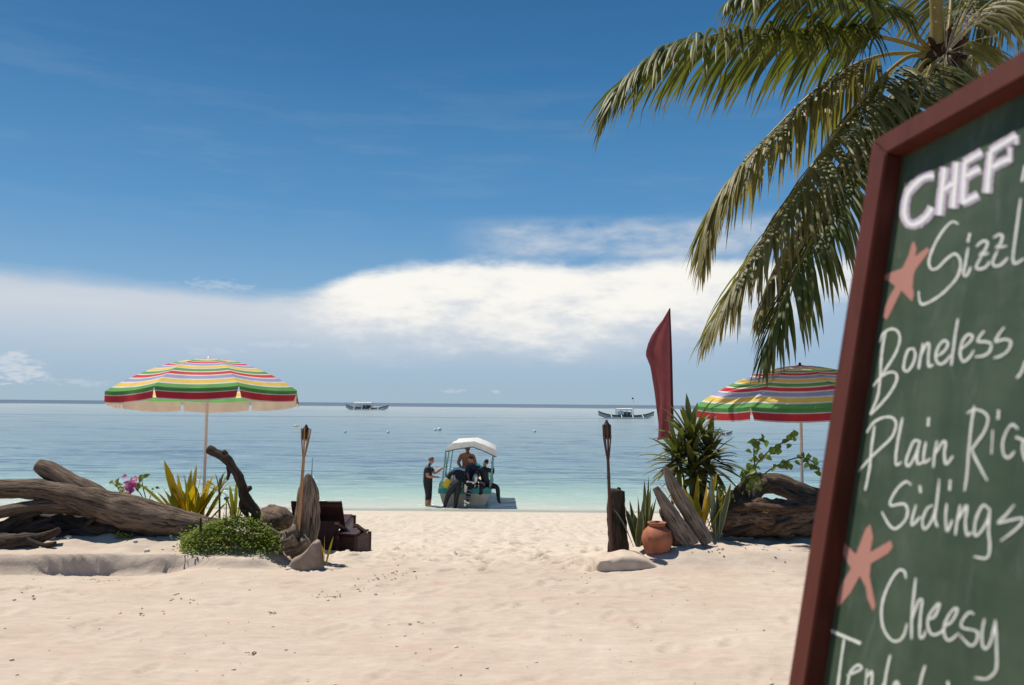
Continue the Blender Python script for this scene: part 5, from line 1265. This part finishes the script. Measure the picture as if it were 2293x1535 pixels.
# ------------------------------------------------------------------ outrigger boats out at anchor
def bangka(px, py, d, L, label, roof, mast, flip=1, roofmat='white_paint', hullmat='hull_grey', group='outrigger boats at anchor'):
    b = P(px, py, d); b.z = 0.0
    r = thing('outrigger_boat', b, label, 'boat', group)
    def g(x, y, z): return b + Vector((x * flip, y, z))
    sec = []
    for q in np.linspace(-1, 1, 15):
        x = q * L / 2; w = 0.055 * L * (1 - abs(q) ** 2.5) + 0.02; rise = 0.075 * L * abs(q) ** 3.2
        sec.append((x, w, 0.045 * L + rise, -0.02 * L + 0.9 * rise))
    mb = MB(); mb.sheet([[g(x, w * u, zk + (zt - zk) * abs(u) ** 1.5) for u in np.linspace(-1, 1, 9)] for x, w, zt, zk in sec]); mb.build('hull', hullmat, r)
    mb = MB()
    for sg in (-1, 1): mb.tube([g(x, sg * w, zt) for x, w, zt, zk in sec], 0.012 * L, 6)
    mb.build('gunwale', 'hull_dark', r)
    mb = MB(); mb.sheet([[g(x, w * u * 0.95, zt - 0.006 * L) for u in (-1, 0, 1)] for x, w, zt, zk in sec[2:-2]]); mb.build('deck', 'hull_dark', r)
    x0, x1 = roof
    h = 0.165 * L
    mb = MB(); mb.sheet([[g(x, y, h + 0.012 * L * (1 - (y / (0.075 * L)) ** 2) + 0.01 * L * (x - x0 * L) / L) for y in np.linspace(-0.075 * L, 0.075 * L, 5)] for x in np.linspace(x0 * L, x1 * L, 6)])
    mb.sheet([[g(x, y, h - 0.022 * L) for y in np.linspace(-0.075 * L, 0.075 * L, 5)] for x in np.linspace(x0 * L, x1 * L, 6)])
    for sg in (-1, 1): mb.sheet([[g(x, sg * 0.075 * L, h - 0.022 * L) for x in np.linspace(x0 * L, x1 * L, 6)], [g(x, sg * 0.075 * L, h) for x in np.linspace(x0 * L, x1 * L, 6)]])
    mb.build('roof', roofmat, r)
    for x in np.linspace(x0 * L, x1 * L, 4):
        for sg in (-1, 1):
            mb = MB(); mb.tube([g(x, sg * 0.05 * L, 0.04 * L), g(x, sg * 0.06 * L, h)], 0.006 * L, 6); mb.build('roof_post', 'white_paint', r)
    mb = MB(); mb.box(g((x0 * 0.7 + x1 * 0.3) * L, 0, 0.09 * L), (abs(x1 - x0) * L * 0.45, 0.07 * L, 0.08 * L), None, 0, 0.01 * L); mb.build('cabin', 'white_paint', r)
    mb = MB(); mb.box(g((x0 * 0.3 + x1 * 0.7) * L, 0, 0.085 * L), (abs(x1 - x0) * L * 0.45, 0.08 * L, 0.06 * L), None, 0, 0.01 * L); mb.build('interior_shadow_block', 'shadow_int', r)
    for sg in (-1, 1):
        mb = MB(); mb.tube([g(-0.42 * L, sg * 0.20 * L, 0.035 * L), g(-0.36 * L, sg * 0.20 * L, 0.008 * L), g(0.36 * L, sg * 0.20 * L, 0.008 * L), g(0.44 * L, sg * 0.20 * L, 0.04 * L)], 0.010 * L, 6); mb.build('outrigger_float', 'hull_grey', r)
    for x in (-0.28, -0.1, 0.1, 0.28):
        mb = MB(); mb.tube([g(x * L, -0.20 * L, 0.012 * L), g(x * L, -0.10 * L, 0.055 * L), g(x * L, 0.10 * L, 0.055 * L), g(x * L, 0.20 * L, 0.012 * L)], 0.007 * L, 6, sub=3); mb.build('cross_beam', 'white_paint', r)
    if mast:
        mb = MB(); mb.tube([g(mast * L, 0, 0.05 * L), g(mast * L, 0, 0.375 * L)], 0.004 * L, 6); mb.build('mast', 'white_paint', r)
        mb = MB(); mb.sheet([[g(mast * L - dxx, 0.01 * dxx, z) for dxx in (0, 0.012 * L, 0.03 * L)] for z in (0.345 * L, 0.373 * L)]); mb.build('mast_flag', 'navy', r)
    return r
bangka(822, 917, 385, 20.5, 'distant white roofed outrigger boat beside the left umbrella', (-0.30, 0.12), None, hullmat='hull_grey')
bangka(1402, 936, 210, 14.6, 'white roofed outrigger boat with a masthead flag left of the maroon flag', (-0.18, 0.10), 0.135)
bangka(1600, 978, 95, 4.2, 'small moored boat with a teal roof behind the spiky plant', (-0.30, 0.20), None, roofmat='teal')
# mooring buoys
for (px, py, dia, lab) in [(773, 967, 7, 'white buoy nearest the left outrigger boat'), (869, 967.5, 7, 'white buoy midway between left umbrella and dive boat'), (975, 962.5, 7, 'left one of a close pair of white buoys'),
                           (984.5, 962, 9, 'right one of a close pair of white buoys'), (1197, 965.5, 7, 'lone white buoy right of the dive boat')]:
    hz = 905 + (px - CX) * 0.00873
    dist = 3.5 * F / (py + 2 - hz); p = P(px, py, dist); r_ = dia * dist / F / 2
    bo = thing('mooring_buoy', Vector((p.x, p.y, 0)), lab, 'buoy', 'white mooring buoys')
    mb = MB(); mb.lathe((p.x, p.y, -0.4 * r_), [(0, 0), (r_ * 0.7, r_ * 0.2), (r_, r_), (r_ * 0.8, r_ * 1.6), (r_ * 0.25, r_ * 1.95), (0, r_ * 2)], 14); mb.build('float', 'buoy', bo)
    mb = MB(); mb.lathe((p.x, p.y, 1.5 * r_), [(r_ * 0.12, 0), (r_ * 0.12, r_ * 0.3), (r_ * 0.28, r_ * 0.35), (0, r_ * 0.5)], 10); mb.build('top_eye', 'black', bo)
p = P(663, 953, 3.5 * F / (955 - 901)); 
bo = thing('mooring_buoy', Vector((p.x, p.y, 0)), 'low ochre float drifting left of the buoys', 'buoy', 'white mooring buoys'); bo['group'] = 'ochre float'
mb = MB(); mb.ball((p.x, p.y, 0.06), (0.36, 0.25, 0.16), 12, 8); mb.build('float', 'yellow_plastic', bo)

# ------------------------------------------------------------------ chalkboard menu
vp = ray(980, 905 + (980 - CX) * 0.00873); vp.z = 0
u_ = -vp.normalized()                                 # along the board, towards the viewer
C0 = P(1953, 316, 1.30)                               # top left outer corner
n1 = ray(1953, 316).cross(ray(1764, 1535))
v_ = n1.cross(u_).normalized()
if v_.z < 0: v_ = -v_
nf = u_.cross(v_).normalized()
if nf.dot(EYE - C0) < 0: nf = -nf                    # face normal, towards the viewer
def on_plane(px, py, off):
    """where the sight line through a photograph pixel meets the plane off metres in front of the frame face"""
    r = ray(px, py); o = C0 + nf * off
    return EYE + r * ((o - EYE).dot(nf) / r.dot(nf))
fwv = on_plane(1983, 344, 0) - C0
FW = max(0.03, fwv.dot(u_)); FH = max(0.03, -fwv.dot(v_))
REC = -0.030                                          # panel lies this far behind the frame face
WID, HGT = 0.86, 1.35
def bp_(a, b, c): return C0 + u_ * a - v_ * b + nf * c
fm, nt, out = new_mat('red_brown_stained_frame')
co = node(nt, 'ShaderNodeTexCoord', 3)
gr = noise_n(nt, mapping(nt, co, (14, 14, 2.2)), 3.0, 6, 0.65, 0.5)
chip = noise_n(nt, co, 34.0, 4, 0.7).step(0.70, 0.76)
base = mixc(nt, gr, (0.045, 0.010, 0.006), (0.13, 0.031, 0.018))
base = mixc(nt, chip * 0.6, base, (0.40, 0.19, 0.12))
principled(nt, out, base, 0.6, gr, 0.25, 0.004, 0.2)
pmn, nt, out = new_mat('green_chalkboard')
co = node(nt, 'ShaderNodeTexCoord', 3)
sm = noise_n(nt, mapping(nt, co, (5, 5, 1.2)), 2.0, 6, 0.6, 0.8)
sm2 = noise_n(nt, mapping(nt, co, (2, 2, 7)), 5.0, 5, 0.6)
base = mixc(nt, (sm * 1.3 + sm2 * 0.6 - 0.5).sat(), (0.019, 0.040, 0.021), (0.070, 0.100, 0.062))
ghost = noise_n(nt, mapping(nt, co, (1.5, 9, 4)), 2.2, 6, 0.7, 1.2).step(0.52, 0.74)
base = mixc(nt, ghost * 0.20, base, (0.20, 0.225, 0.185))
principled(nt, out, base, 0.62, sm, 0.08, 0.002, 0.3)
bb = bp_(WID / 2, HGT, 0); bb.z = gz(bb.x, bb.y)
board = thing('menu_board', bb, 'large green chalkboard menu with red brown wooden frame at the right edge', 'chalkboard')
def rail(q, name):
    """a rail of the frame from its outer/inner edge quads (mitred), with thickness"""
    mb = MB(); TH = 0.042; ch_ = 0.0025
    fr = [bp_(a, b, 0) for a, b in q]; bk = [bp_(a, b, -TH) for a, b in q]
    bm = bmesh.new(); f1 = [bm.verts.new(x) for x in fr]; f2 = [bm.verts.new(x) for x in bk]
    bm.faces.new(f1); bm.faces.new(f2[::-1])
    for i in range(4): bm.faces.new((f1[i], f2[i], f2[(i + 1) % 4], f1[(i + 1) % 4]))
    bmesh.ops.recalc_face_normals(bm, faces=bm.faces)
    bmesh.ops.bevel(bm, geom=[e for e in bm.edges], offset=ch_, segments=2, affect='EDGES')
    bm.verts.index_update()
    mb.add([v.co.copy() for v in bm.verts], [[v.index for v in f.verts] for f in bm.faces], None, 0, False); bm.free()
    mb.build(name, fm, board)
rail([(0, 0), (FW, FH), (FW, HGT - FH), (0, HGT)], 'frame_rail')
rail([(0.0005, -0.0008), (WID, -0.0008), (WID - FW, FH), (FW + 0.0005, FH)], 'frame_rail')
rail([(WID + .0008, 0), (WID - FW + .0008, FH), (WID - FW + .0008, HGT - FH), (WID + .0008, HGT)], 'frame_rail')
rail([(0, HGT + .0008), (WID, HGT + .0008), (WID - FW, HGT - FH + .0008), (FW, HGT - FH + .0008)], 'frame_rail')
mb = MB(); TH = 0.006
q = [(FW * 0.6, FH * 0.6), (WID - FW * 0.6, FH * 0.6), (WID - FW * 0.6, HGT - FH * 0.6), (FW * 0.6, HGT - FH * 0.6)]
fr = [bp_(a, b, REC) for a, b in q]; bk = [bp_(a, b, REC - TH) for a, b in q]
mb.add(fr + bk, [(0, 1, 2, 3), (7, 6, 5, 4), (0, 4, 5, 1), (1, 5, 6, 2), (2, 6, 7, 3), (3, 7, 4, 0)], None, 0, False)
panel = mb.build('writing_panel', pmn, board)
for a in (0.05, WID - 0.05):      # legs of the easel
    f0 = bp_(a, HGT * 0.1, -0.055); g0 = bp_(a, HGT, -0.055) ; g1 = g0 - nf * 0.02; g1.z = gz(g0.x, g0.y) - 0.03
    mb = MB(); mb.bar(bp_(a, HGT * 0.92, -0.055), Vector((g0.x, g0.y, gz(g0.x, g0.y) - 0.03)), 0.045, 0.03, nf, bevel=0.003); mb.build('front_leg', fm, board)
    bl_ = f0 - nf * 0.55; bl_.z = gz(bl_.x, bl_.y) - 0.03
    mb = MB(); mb.bar(f0, bl_, 0.04, 0.03, nf, bevel=0.003); mb.build('back_leg', fm, board)
# chalk
def chalk(name, c, cover):
    """chalk dust: breaks up over the board's tooth and thins out to the edges of a stroke"""
    mt, nt, out = new_mat(name)
    co = node(nt, 'ShaderNodeTexCoord', 3)
    ux, uy, uz = sepxyz(nt, node(nt, 'ShaderNodeUVMap', 0))
    e = 1.0 - (ux * 2.0 - 1.0)._m('ABSOLUTE')
    n = noise_n(nt, co, 380.0, 3, 0.7); n2 = noise_n(nt, co, 70.0, 4, 0.65)
    cov = (n * 0.75 + n2 * 0.7 + e.step(0.0, 0.55) * 0.45 - 0.62 + cover * 0.30).step(0.20, 0.62)
    b = principled(nt, None, c, 0.95, None, 0, 0, 0.1)
    tr = nt.nodes.new('ShaderNodeBsdfTransparent')
    mx = nt.nodes.new('ShaderNodeMixShader')
    nt.links.new(cov.s, mx.inputs[0]); nt.links.new(tr.outputs[0], mx.inputs[1]); nt.links.new(b.outputs[0], mx.inputs[2]); nt.links.new(mx.outputs[0], out.inputs[0])
    return mt
CH = [chalk('white_chalk', (0.62, 0.63, 0.58), 0.50), chalk('pink_chalk', (0.38, 0.185, 0.15), 1.1), chalk('mauve_chalk', (0.60, 0.50, 0.58), 0.8), chalk('lavender_chalk', (0.42, 0.38, 0.52), 0.8), chalk('bright_white_chalk', (0.68, 0.68, 0.66), 0.9)]
def stroke(mb, pts, w, off, org, sc, mi=0, taper=True):
    q = [Vector((org[0] + x * sc, org[1] + y * sc, 0)) for x, y in pts]
    if len(q) > 2: q, _ = smooth_path(q, [1] * len(q), 6)
    rows = []
    for i, p in enumerate(q):
        t_ = (q[min(i + 1, len(q) - 1)] - q[max(i - 1, 0)]).normalized(); s_ = Vector((-t_.y, t_.x, 0))
        k = i / (len(q) - 1)
        ww = w * (0.92 + 0.16 * noise.noise(Vector((p.x * 0.08, p.y * 0.08, 3)))) * (0.62 + 0.38 * min(1, min(k, 1 - k) * 9 + 0.1) if taper else 1)
        a, b = p + s_ * ww / 2, p - s_ * ww / 2
        rows.append([on_plane(a.x, a.y, off), on_plane(b.x, b.y, off)])
    mb.sheet(rows, mi)
    if taper:      # rounded ends
        for p, r_ in ((q[0], w * 0.31), (q[-1], w * 0.31)):
            ring = [on_plane(p.x + r_ * math.cos(a), p.y + r_ * math.sin(a), off + 0.00008) for a in np.linspace(0, 2 * math.pi, 9)[:-1]]
            mb.add(ring, [list(range(8))], [(0.3, 0.5)] * 8, mi, True)
def blob(mb, pts, off, org, sc, mi):
    q = [on_plane(org[0] + x * sc, org[1] + y * sc, off) for x, y in pts]
    c = sum(q, Vector()) / len(q)
    bm = bmesh.new(); vs_ = [bm.verts.new(x) for x in q]; f = bm.faces.new(vs_)
    bmesh.ops.triangulate(bm, faces=[f]); bm.verts.index_update()
    mb.add([v.co.copy() for v in bm.verts], [[v.index for v in f.verts] for f in bm.faces], [(0.5, 0.5)] * len(bm.verts), mi, False); bm.free()
OA, SA = (1993, 260), 300 / 1535
OB, SB = (1943, 440), 350 / 1535
OC, SC = (1893, 690), 400 / 1535
OD, SD = (1893, 890), 400 / 1535
OE, SE = (1843, 1135), 400 / 1535
o1 = REC + 0.0006
# heading in outlined block capitals
chef = [[(505, 690), (400, 700), (280, 790), (200, 900), (165, 1050), (175, 1170), (235, 1245), (330, 1225), (420, 1150), (485, 1050)],
        [(625, 590), (565, 1140)], [(765, 530), (720, 1060)], [(600, 850), (740, 770)],
        [(855, 530), (830, 1010)], [(850, 540), (1055, 420)], [(870, 690), (1035, 610)], [(825, 1005), (1010, 905)],
        [(1155, 410), (1110, 885)], [(1150, 410), (1450, 225)], [(1445, 225), (1448, 330)], [(1170, 590), (1370, 490)], [(1375, 360), (1378, 535)]]
mb = MB()
for k, s_ in enumerate(chef):
    stroke(mb, s_, 26 if k < 12 and k != 10 else 15, o1 + k * 0.000015, OA, SA, 2, False)
    stroke(mb, s_, 17 if k < 12 and k != 10 else 9, o1 + 0.0004 + k * 0.000015, OA, SA, 3, False)
    stroke(mb, s_, 11 if k < 12 and k != 10 else 5, o1 + 0.0008 + k * 0.000015, OA, SA, 4, False)
mb2 = MB(); stroke(mb2, [(1545, 580), (1512, 740)], 9, o1, OA, SA, 4); tag(mb2.build('chalk_letter', CH, panel), 'edge of a cut off white letter')
tag(mb.build('chalk_heading', CH, panel), 'white and lavender block letters reading CHEF')
words_ = {
 'Sizzl': (OB, SB, [[(885, 270), (830, 250), (760, 310), (680, 430), (620, 560), (600, 660), (630, 718), (690, 700), (770, 620), (850, 565), (900, 610), (910, 690), (880, 790), (800, 890), (700, 980), (600, 1040), (530, 1060), (505, 1010), (500, 940)],
   [(1000, 375), (985, 440)], [(985, 510), (960, 650), (940, 760), (970, 780), (1010, 700)], [(1070, 490), (1130, 440), (1175, 455), (1150, 530), (1100, 580), (1180, 560)], [(1110, 600), (1065, 690), (1085, 715), (1150, 700), (1195, 645)],
   [(1240, 405), (1290, 375), (1322, 395), (1300, 470), (1260, 505), (1355, 490)], [(1270, 540), (1228, 640), (1245, 685), (1310, 670), (1372, 608)], [(1500, 30), (1470, 250), (1440, 480), (1425, 620), (1450, 660), (1530, 615)]]),
 'Boneless': (OC, SC, [[(345, 215), (320, 330), (305, 480), (295, 640), (270, 780), (215, 910)], [(295, 290), (330, 215), (400, 180), (455, 210), (465, 290), (430, 390), (370, 490), (315, 570)], [(240, 670), (300, 600), (370, 555), (430, 560), (440, 620), (390, 720), (310, 820), (220, 915)],
   [(590, 350), (540, 360), (510, 440), (500, 520), (530, 545), (580, 480), (600, 400), (585, 352)], [(665, 310), (645, 420), (630, 520)], [(640, 430), (690, 320), (720, 310), (712, 420), (715, 500), (750, 490)], [(780, 420), (850, 370), (880, 310), (850, 280), (800, 330), (775, 420), (800, 480), (850, 470), (900, 410)],
   [(965, 100), (945, 220), (925, 370), (910, 490)], [(1000, 350), (1070, 290), (1090, 240), (1050, 230), (1005, 290), (985, 390), (1010, 460), (1060, 430), (1100, 370)], [(1190, 200), (1150, 250), (1140, 290), (1200, 290), (1250, 310), (1240, 370), (1190, 410), (1120, 420)],
   [(1360, 170), (1310, 240), (1290, 290), (1360, 270), (1420, 290), (1400, 360), (1340, 410), (1280, 430)], [(1545, 460), (1515, 545), (1475, 600)]]),
 'Plain Rice': (OD, SD, [[(250, 250), (225, 420), (205, 620), (170, 795)], [(185, 300), (240, 220), (320, 175), (400, 175), (435, 230), (400, 340), (300, 440), (215, 520), (120, 630)], [(490, 180), (460, 320), (435, 480), (435, 580), (475, 560)],
   [(640, 380), (590, 375), (545, 470), (520, 560), (545, 590), (600, 500), (640, 390)], [(635, 390), (615, 500), (620, 570), (660, 560)], [(690, 390), (675, 480), (675, 560), (725, 530)], [(715, 185), (710, 240)], [(785, 380), (765, 490), (755, 600)], [(765, 500), (830, 390), (860, 390), (850, 490), (865, 575), (920, 510)],
   [(1105, 80), (1080, 250), (1060, 450), (1045, 650), (1025, 800)], [(1050, 135), (1110, 105), (1190, 130), (1225, 190), (1190, 300), (1120, 400), (1090, 460), (1150, 590), (1215, 710)], [(1265, 290), (1255, 480)], [(1315, 120), (1312, 180)],
   [(1480, 270), (1430, 235), (1380, 300), (1350, 400), (1360, 490), (1400, 520), (1450, 470)], [(1470, 345), (1540, 372)], [(1528, 375), (1522, 450), (1545, 545)]]),
 'Sidings': (OD, SD, [[(560, 750), (520, 725), (450, 780), (390, 880), (390, 930), (450, 920), (510, 920), (535, 980), (510, 1060), (430, 1130), (370, 1090), (315, 990)], [(605, 930), (575, 1040), (575, 1100), (640, 1030)], [(640, 770), (645, 810)], [(745, 930), (700, 960), (660, 1060), (680, 1135), (740, 1060), (780, 930), (805, 710)], [(785, 900), (770, 1040), (790, 1110)],
   [(870, 920), (860, 1040), (875, 1150), (915, 1060)], [(900, 720), (895, 790)], [(985, 930), (960, 1060), (945, 1180)], [(965, 1060), (1030, 940), (1045, 950), (1030, 1080), (1045, 1185), (1080, 1160)], [(1230, 960), (1180, 930), (1120, 1050), (1110, 1180), (1150, 1170), (1220, 1060), (1240, 960)], [(1240, 970), (1230, 1150), (1240, 1280), (1215, 1380), (1110, 1370)],
   [(1445, 930), (1380, 1010), (1310, 1080), (1400, 1060), (1525, 1040), (1480, 1120), (1340, 1230)]]),
 'Cheesy': (OE, SE, [[(710, 610), (700, 560), (650, 545), (580, 640), (520, 780), (500, 920), (520, 1050), (580, 1140), (640, 1155), (690, 1110), (720, 1010)], [(795, 620), (775, 800), (760, 980), (760, 1130)], [(770, 950), (820, 810), (850, 810), (835, 950), (830, 1110), (860, 1120), (880, 1070)],
   [(900, 970), (960, 940), (1000, 840), (970, 850), (910, 940), (900, 1030), (940, 1100), (1010, 1080), (1040, 1040)], [(1040, 1030), (1110, 980), (1155, 880), (1110, 890), (1050, 990), (1040, 1090), (1080, 1150), (1160, 1090)], [(1290, 920), (1250, 910), (1190, 990), (1200, 1040), (1290, 1060), (1330, 1090), (1310, 1170), (1260, 1190), (1180, 1110)],
   [(1385, 970), (1365, 1090), (1370, 1190), (1400, 1220), (1440, 1160), (1480, 980)], [(1480, 985), (1490, 1200), (1490, 1380), (1460, 1440), (1400, 1480), (1310, 1470)]]),
 'Tende': (OE, SE, [[(65, 1065), (310, 1170)], [(180, 1140), (150, 1350), (120, 1590)], [(210, 1450), (280, 1420), (330, 1390), (300, 1360), (230, 1430), (205, 1590)], [(375, 1400), (360, 1590)], [(370, 1470), (420, 1420), (410, 1590)], [(575, 1280), (545, 1420), (520, 1590)], [(530, 1500), (485, 1590)], [(590, 1590), (630, 1500), (665, 1590)], [(875, 1370), (845, 1470), (820, 1590)], [(1072, 1510), (1080, 1590)]]),
}
for k, (wname, (og, sc, strokes)) in enumerate(words_.items()):
    mb = MB(); first = True
    for j, s_ in enumerate(strokes):
        if wname == 'Tende' and j in (2, 3, 5, 7, 8, 9):
            tag(mb.build('chalk_letter', CH, panel), 'cut off white chalk letter'); mb = MB()
        wd_ = 6.9
        if len(s_) == 2 and math.dist(*s_) < 90: wd_ = 10.5
        if wname == 'Tende' and j == 0: wd_ = 14
        stroke(mb, s_, wd_, o1 + j * 0.00003, og, sc, 0)
    if wname == 'Tende': tag(mb.build('chalk_letter', CH, panel), 'cut off white chalk letter')
    else: tag(mb.build('chalk_word', CH, panel), 'white chalk handwriting reading ' + wname)
st1 = [(455, 440), (480, 520), (465, 590), (585, 500), (610, 535), (470, 720), (450, 780), (440, 900), (455, 960), (435, 1035), (330, 925), (215, 1160), (185, 1215), (150, 1180), (170, 1090), (215, 980), (270, 885), (200, 830), (115, 805), (170, 770), (340, 705), (400, 580), (430, 470)]
st2 = [(405, 150), (430, 260), (405, 390), (580, 290), (600, 345), (560, 400), (410, 490), (400, 600), (450, 850), (430, 900), (380, 790), (365, 690), (315, 595), (235, 740), (135, 860), (115, 820), (150, 680), (240, 530), (215, 490), (140, 350), (155, 280), (280, 410), (320, 310), (365, 190)]
mb = MB(); blob(mb, st1, o1, OB, SB, 1); tag(mb.build('chalk_star', CH, panel), 'slanted pink chalk star')
mb = MB(); blob(mb, st2, o1, OE, SE, 1); tag(mb.build('chalk_star', CH, panel), 'upright pink chalk star')

# ------------------------------------------------------------------ bits lying on the sand
rr_ = random.Random(5)
mb = MB(); mp = MB()
def chip(x, y, L):
    p = Vector((x, y, gz(x, y) + 0.003)); a = rr_.uniform(0, 6.28); d_ = Vector((math.cos(a), math.sin(a), rr_.uniform(-.05, .15))); s_ = Vector((-math.sin(a), math.cos(a), rr_.uniform(-.2, .2)))
    w = L * rr_.uniform(0.12, 0.5); k = L * rr_.uniform(0.02, 0.2)
    mb.add([p - d_ * L / 2, p - s_ * w / 2 + Vector((0, 0, k)), p + d_ * L / 2, p + s_ * w / 2 + Vector((0, 0, k * 0.5))], [(0, 1, 2), (0, 2, 3)])
for i in range(150):
    y = rr_.uniform(3.9, 7.2); x = rr_.uniform(-0.66, 0.5) * y
    chip(x, y, rr_.uniform(0.008, 0.03))
for (cx_, cy_, n_, s_) in [(860, 1295, 26, 22), (740, 1330, 22, 12), (900, 1285, 12, 10), (790, 1318, 14, 20), (610, 1370, 9, 8), (570, 1462, 7, 7), (420, 1342, 9, 12), (225, 1285, 20, 18), (1600, 1262, 30, 22), (1720, 1268, 14, 22), (1310, 1328, 6, 8), (845, 1190, 20, 14), (60, 1330, 9, 20), (300, 1370, 10, 20), (930, 1395, 8, 14)]:
    for i in range(n_):
        px, py = cx_ + rr_.gauss(0, s_ * 1.6), cy_ + rr_.gauss(0, s_ * 0.25)
        r = ray(px, py); dd = 1.45 / max(0.05, -r.z) * r.y
        if cy_ < 1250: dd = 10.4
        p = P(px, py, dd); chip(p.x, p.y, rr_.uniform(0.012, 0.045))
tag(mb.build('leaf_litter', 'litter', None, Vector((0, 0, 0))), 'dry leaf scraps scattered over the sand', 'leaf litter', kind='stuff')
for i in range(36):
    y = rr_.uniform(4.2, 7.6); x = rr_.uniform(-0.62, 0.4) * y; r_ = rr_.uniform(0.004, 0.012)
    mp.ball((x, y, gz(x, y) + r_ * 0.3), (r_ * 1.3, r_, r_ * 0.7), 6, 4)
for (cx_, cy_, d0, n_, s_) in [(130, 1205, 7.62, 5, 26), (370, 1212, 7.6, 4, 26), (640, 1240, 7.1, 3, 10), (790, 1188, 9.3, 4, 10)]:
    for i in range(n_):
        p = P(cx_ + rr_.gauss(0, s_), cy_, d0 + rr_.uniform(-.12, .12)); r_ = rr_.uniform(0.008, 0.026)
        mp.ball((p.x, p.y, gz(p.x, p.y) + r_ * 0.4), (r_ * 1.4, r_, r_ * 0.7), 7, 5)
tag(mp.build('coral_pebbles', 'stone', None, Vector((0, 0, 0))), 'pale coral pebbles scattered over the sand', 'pebbles', kind='stuff')
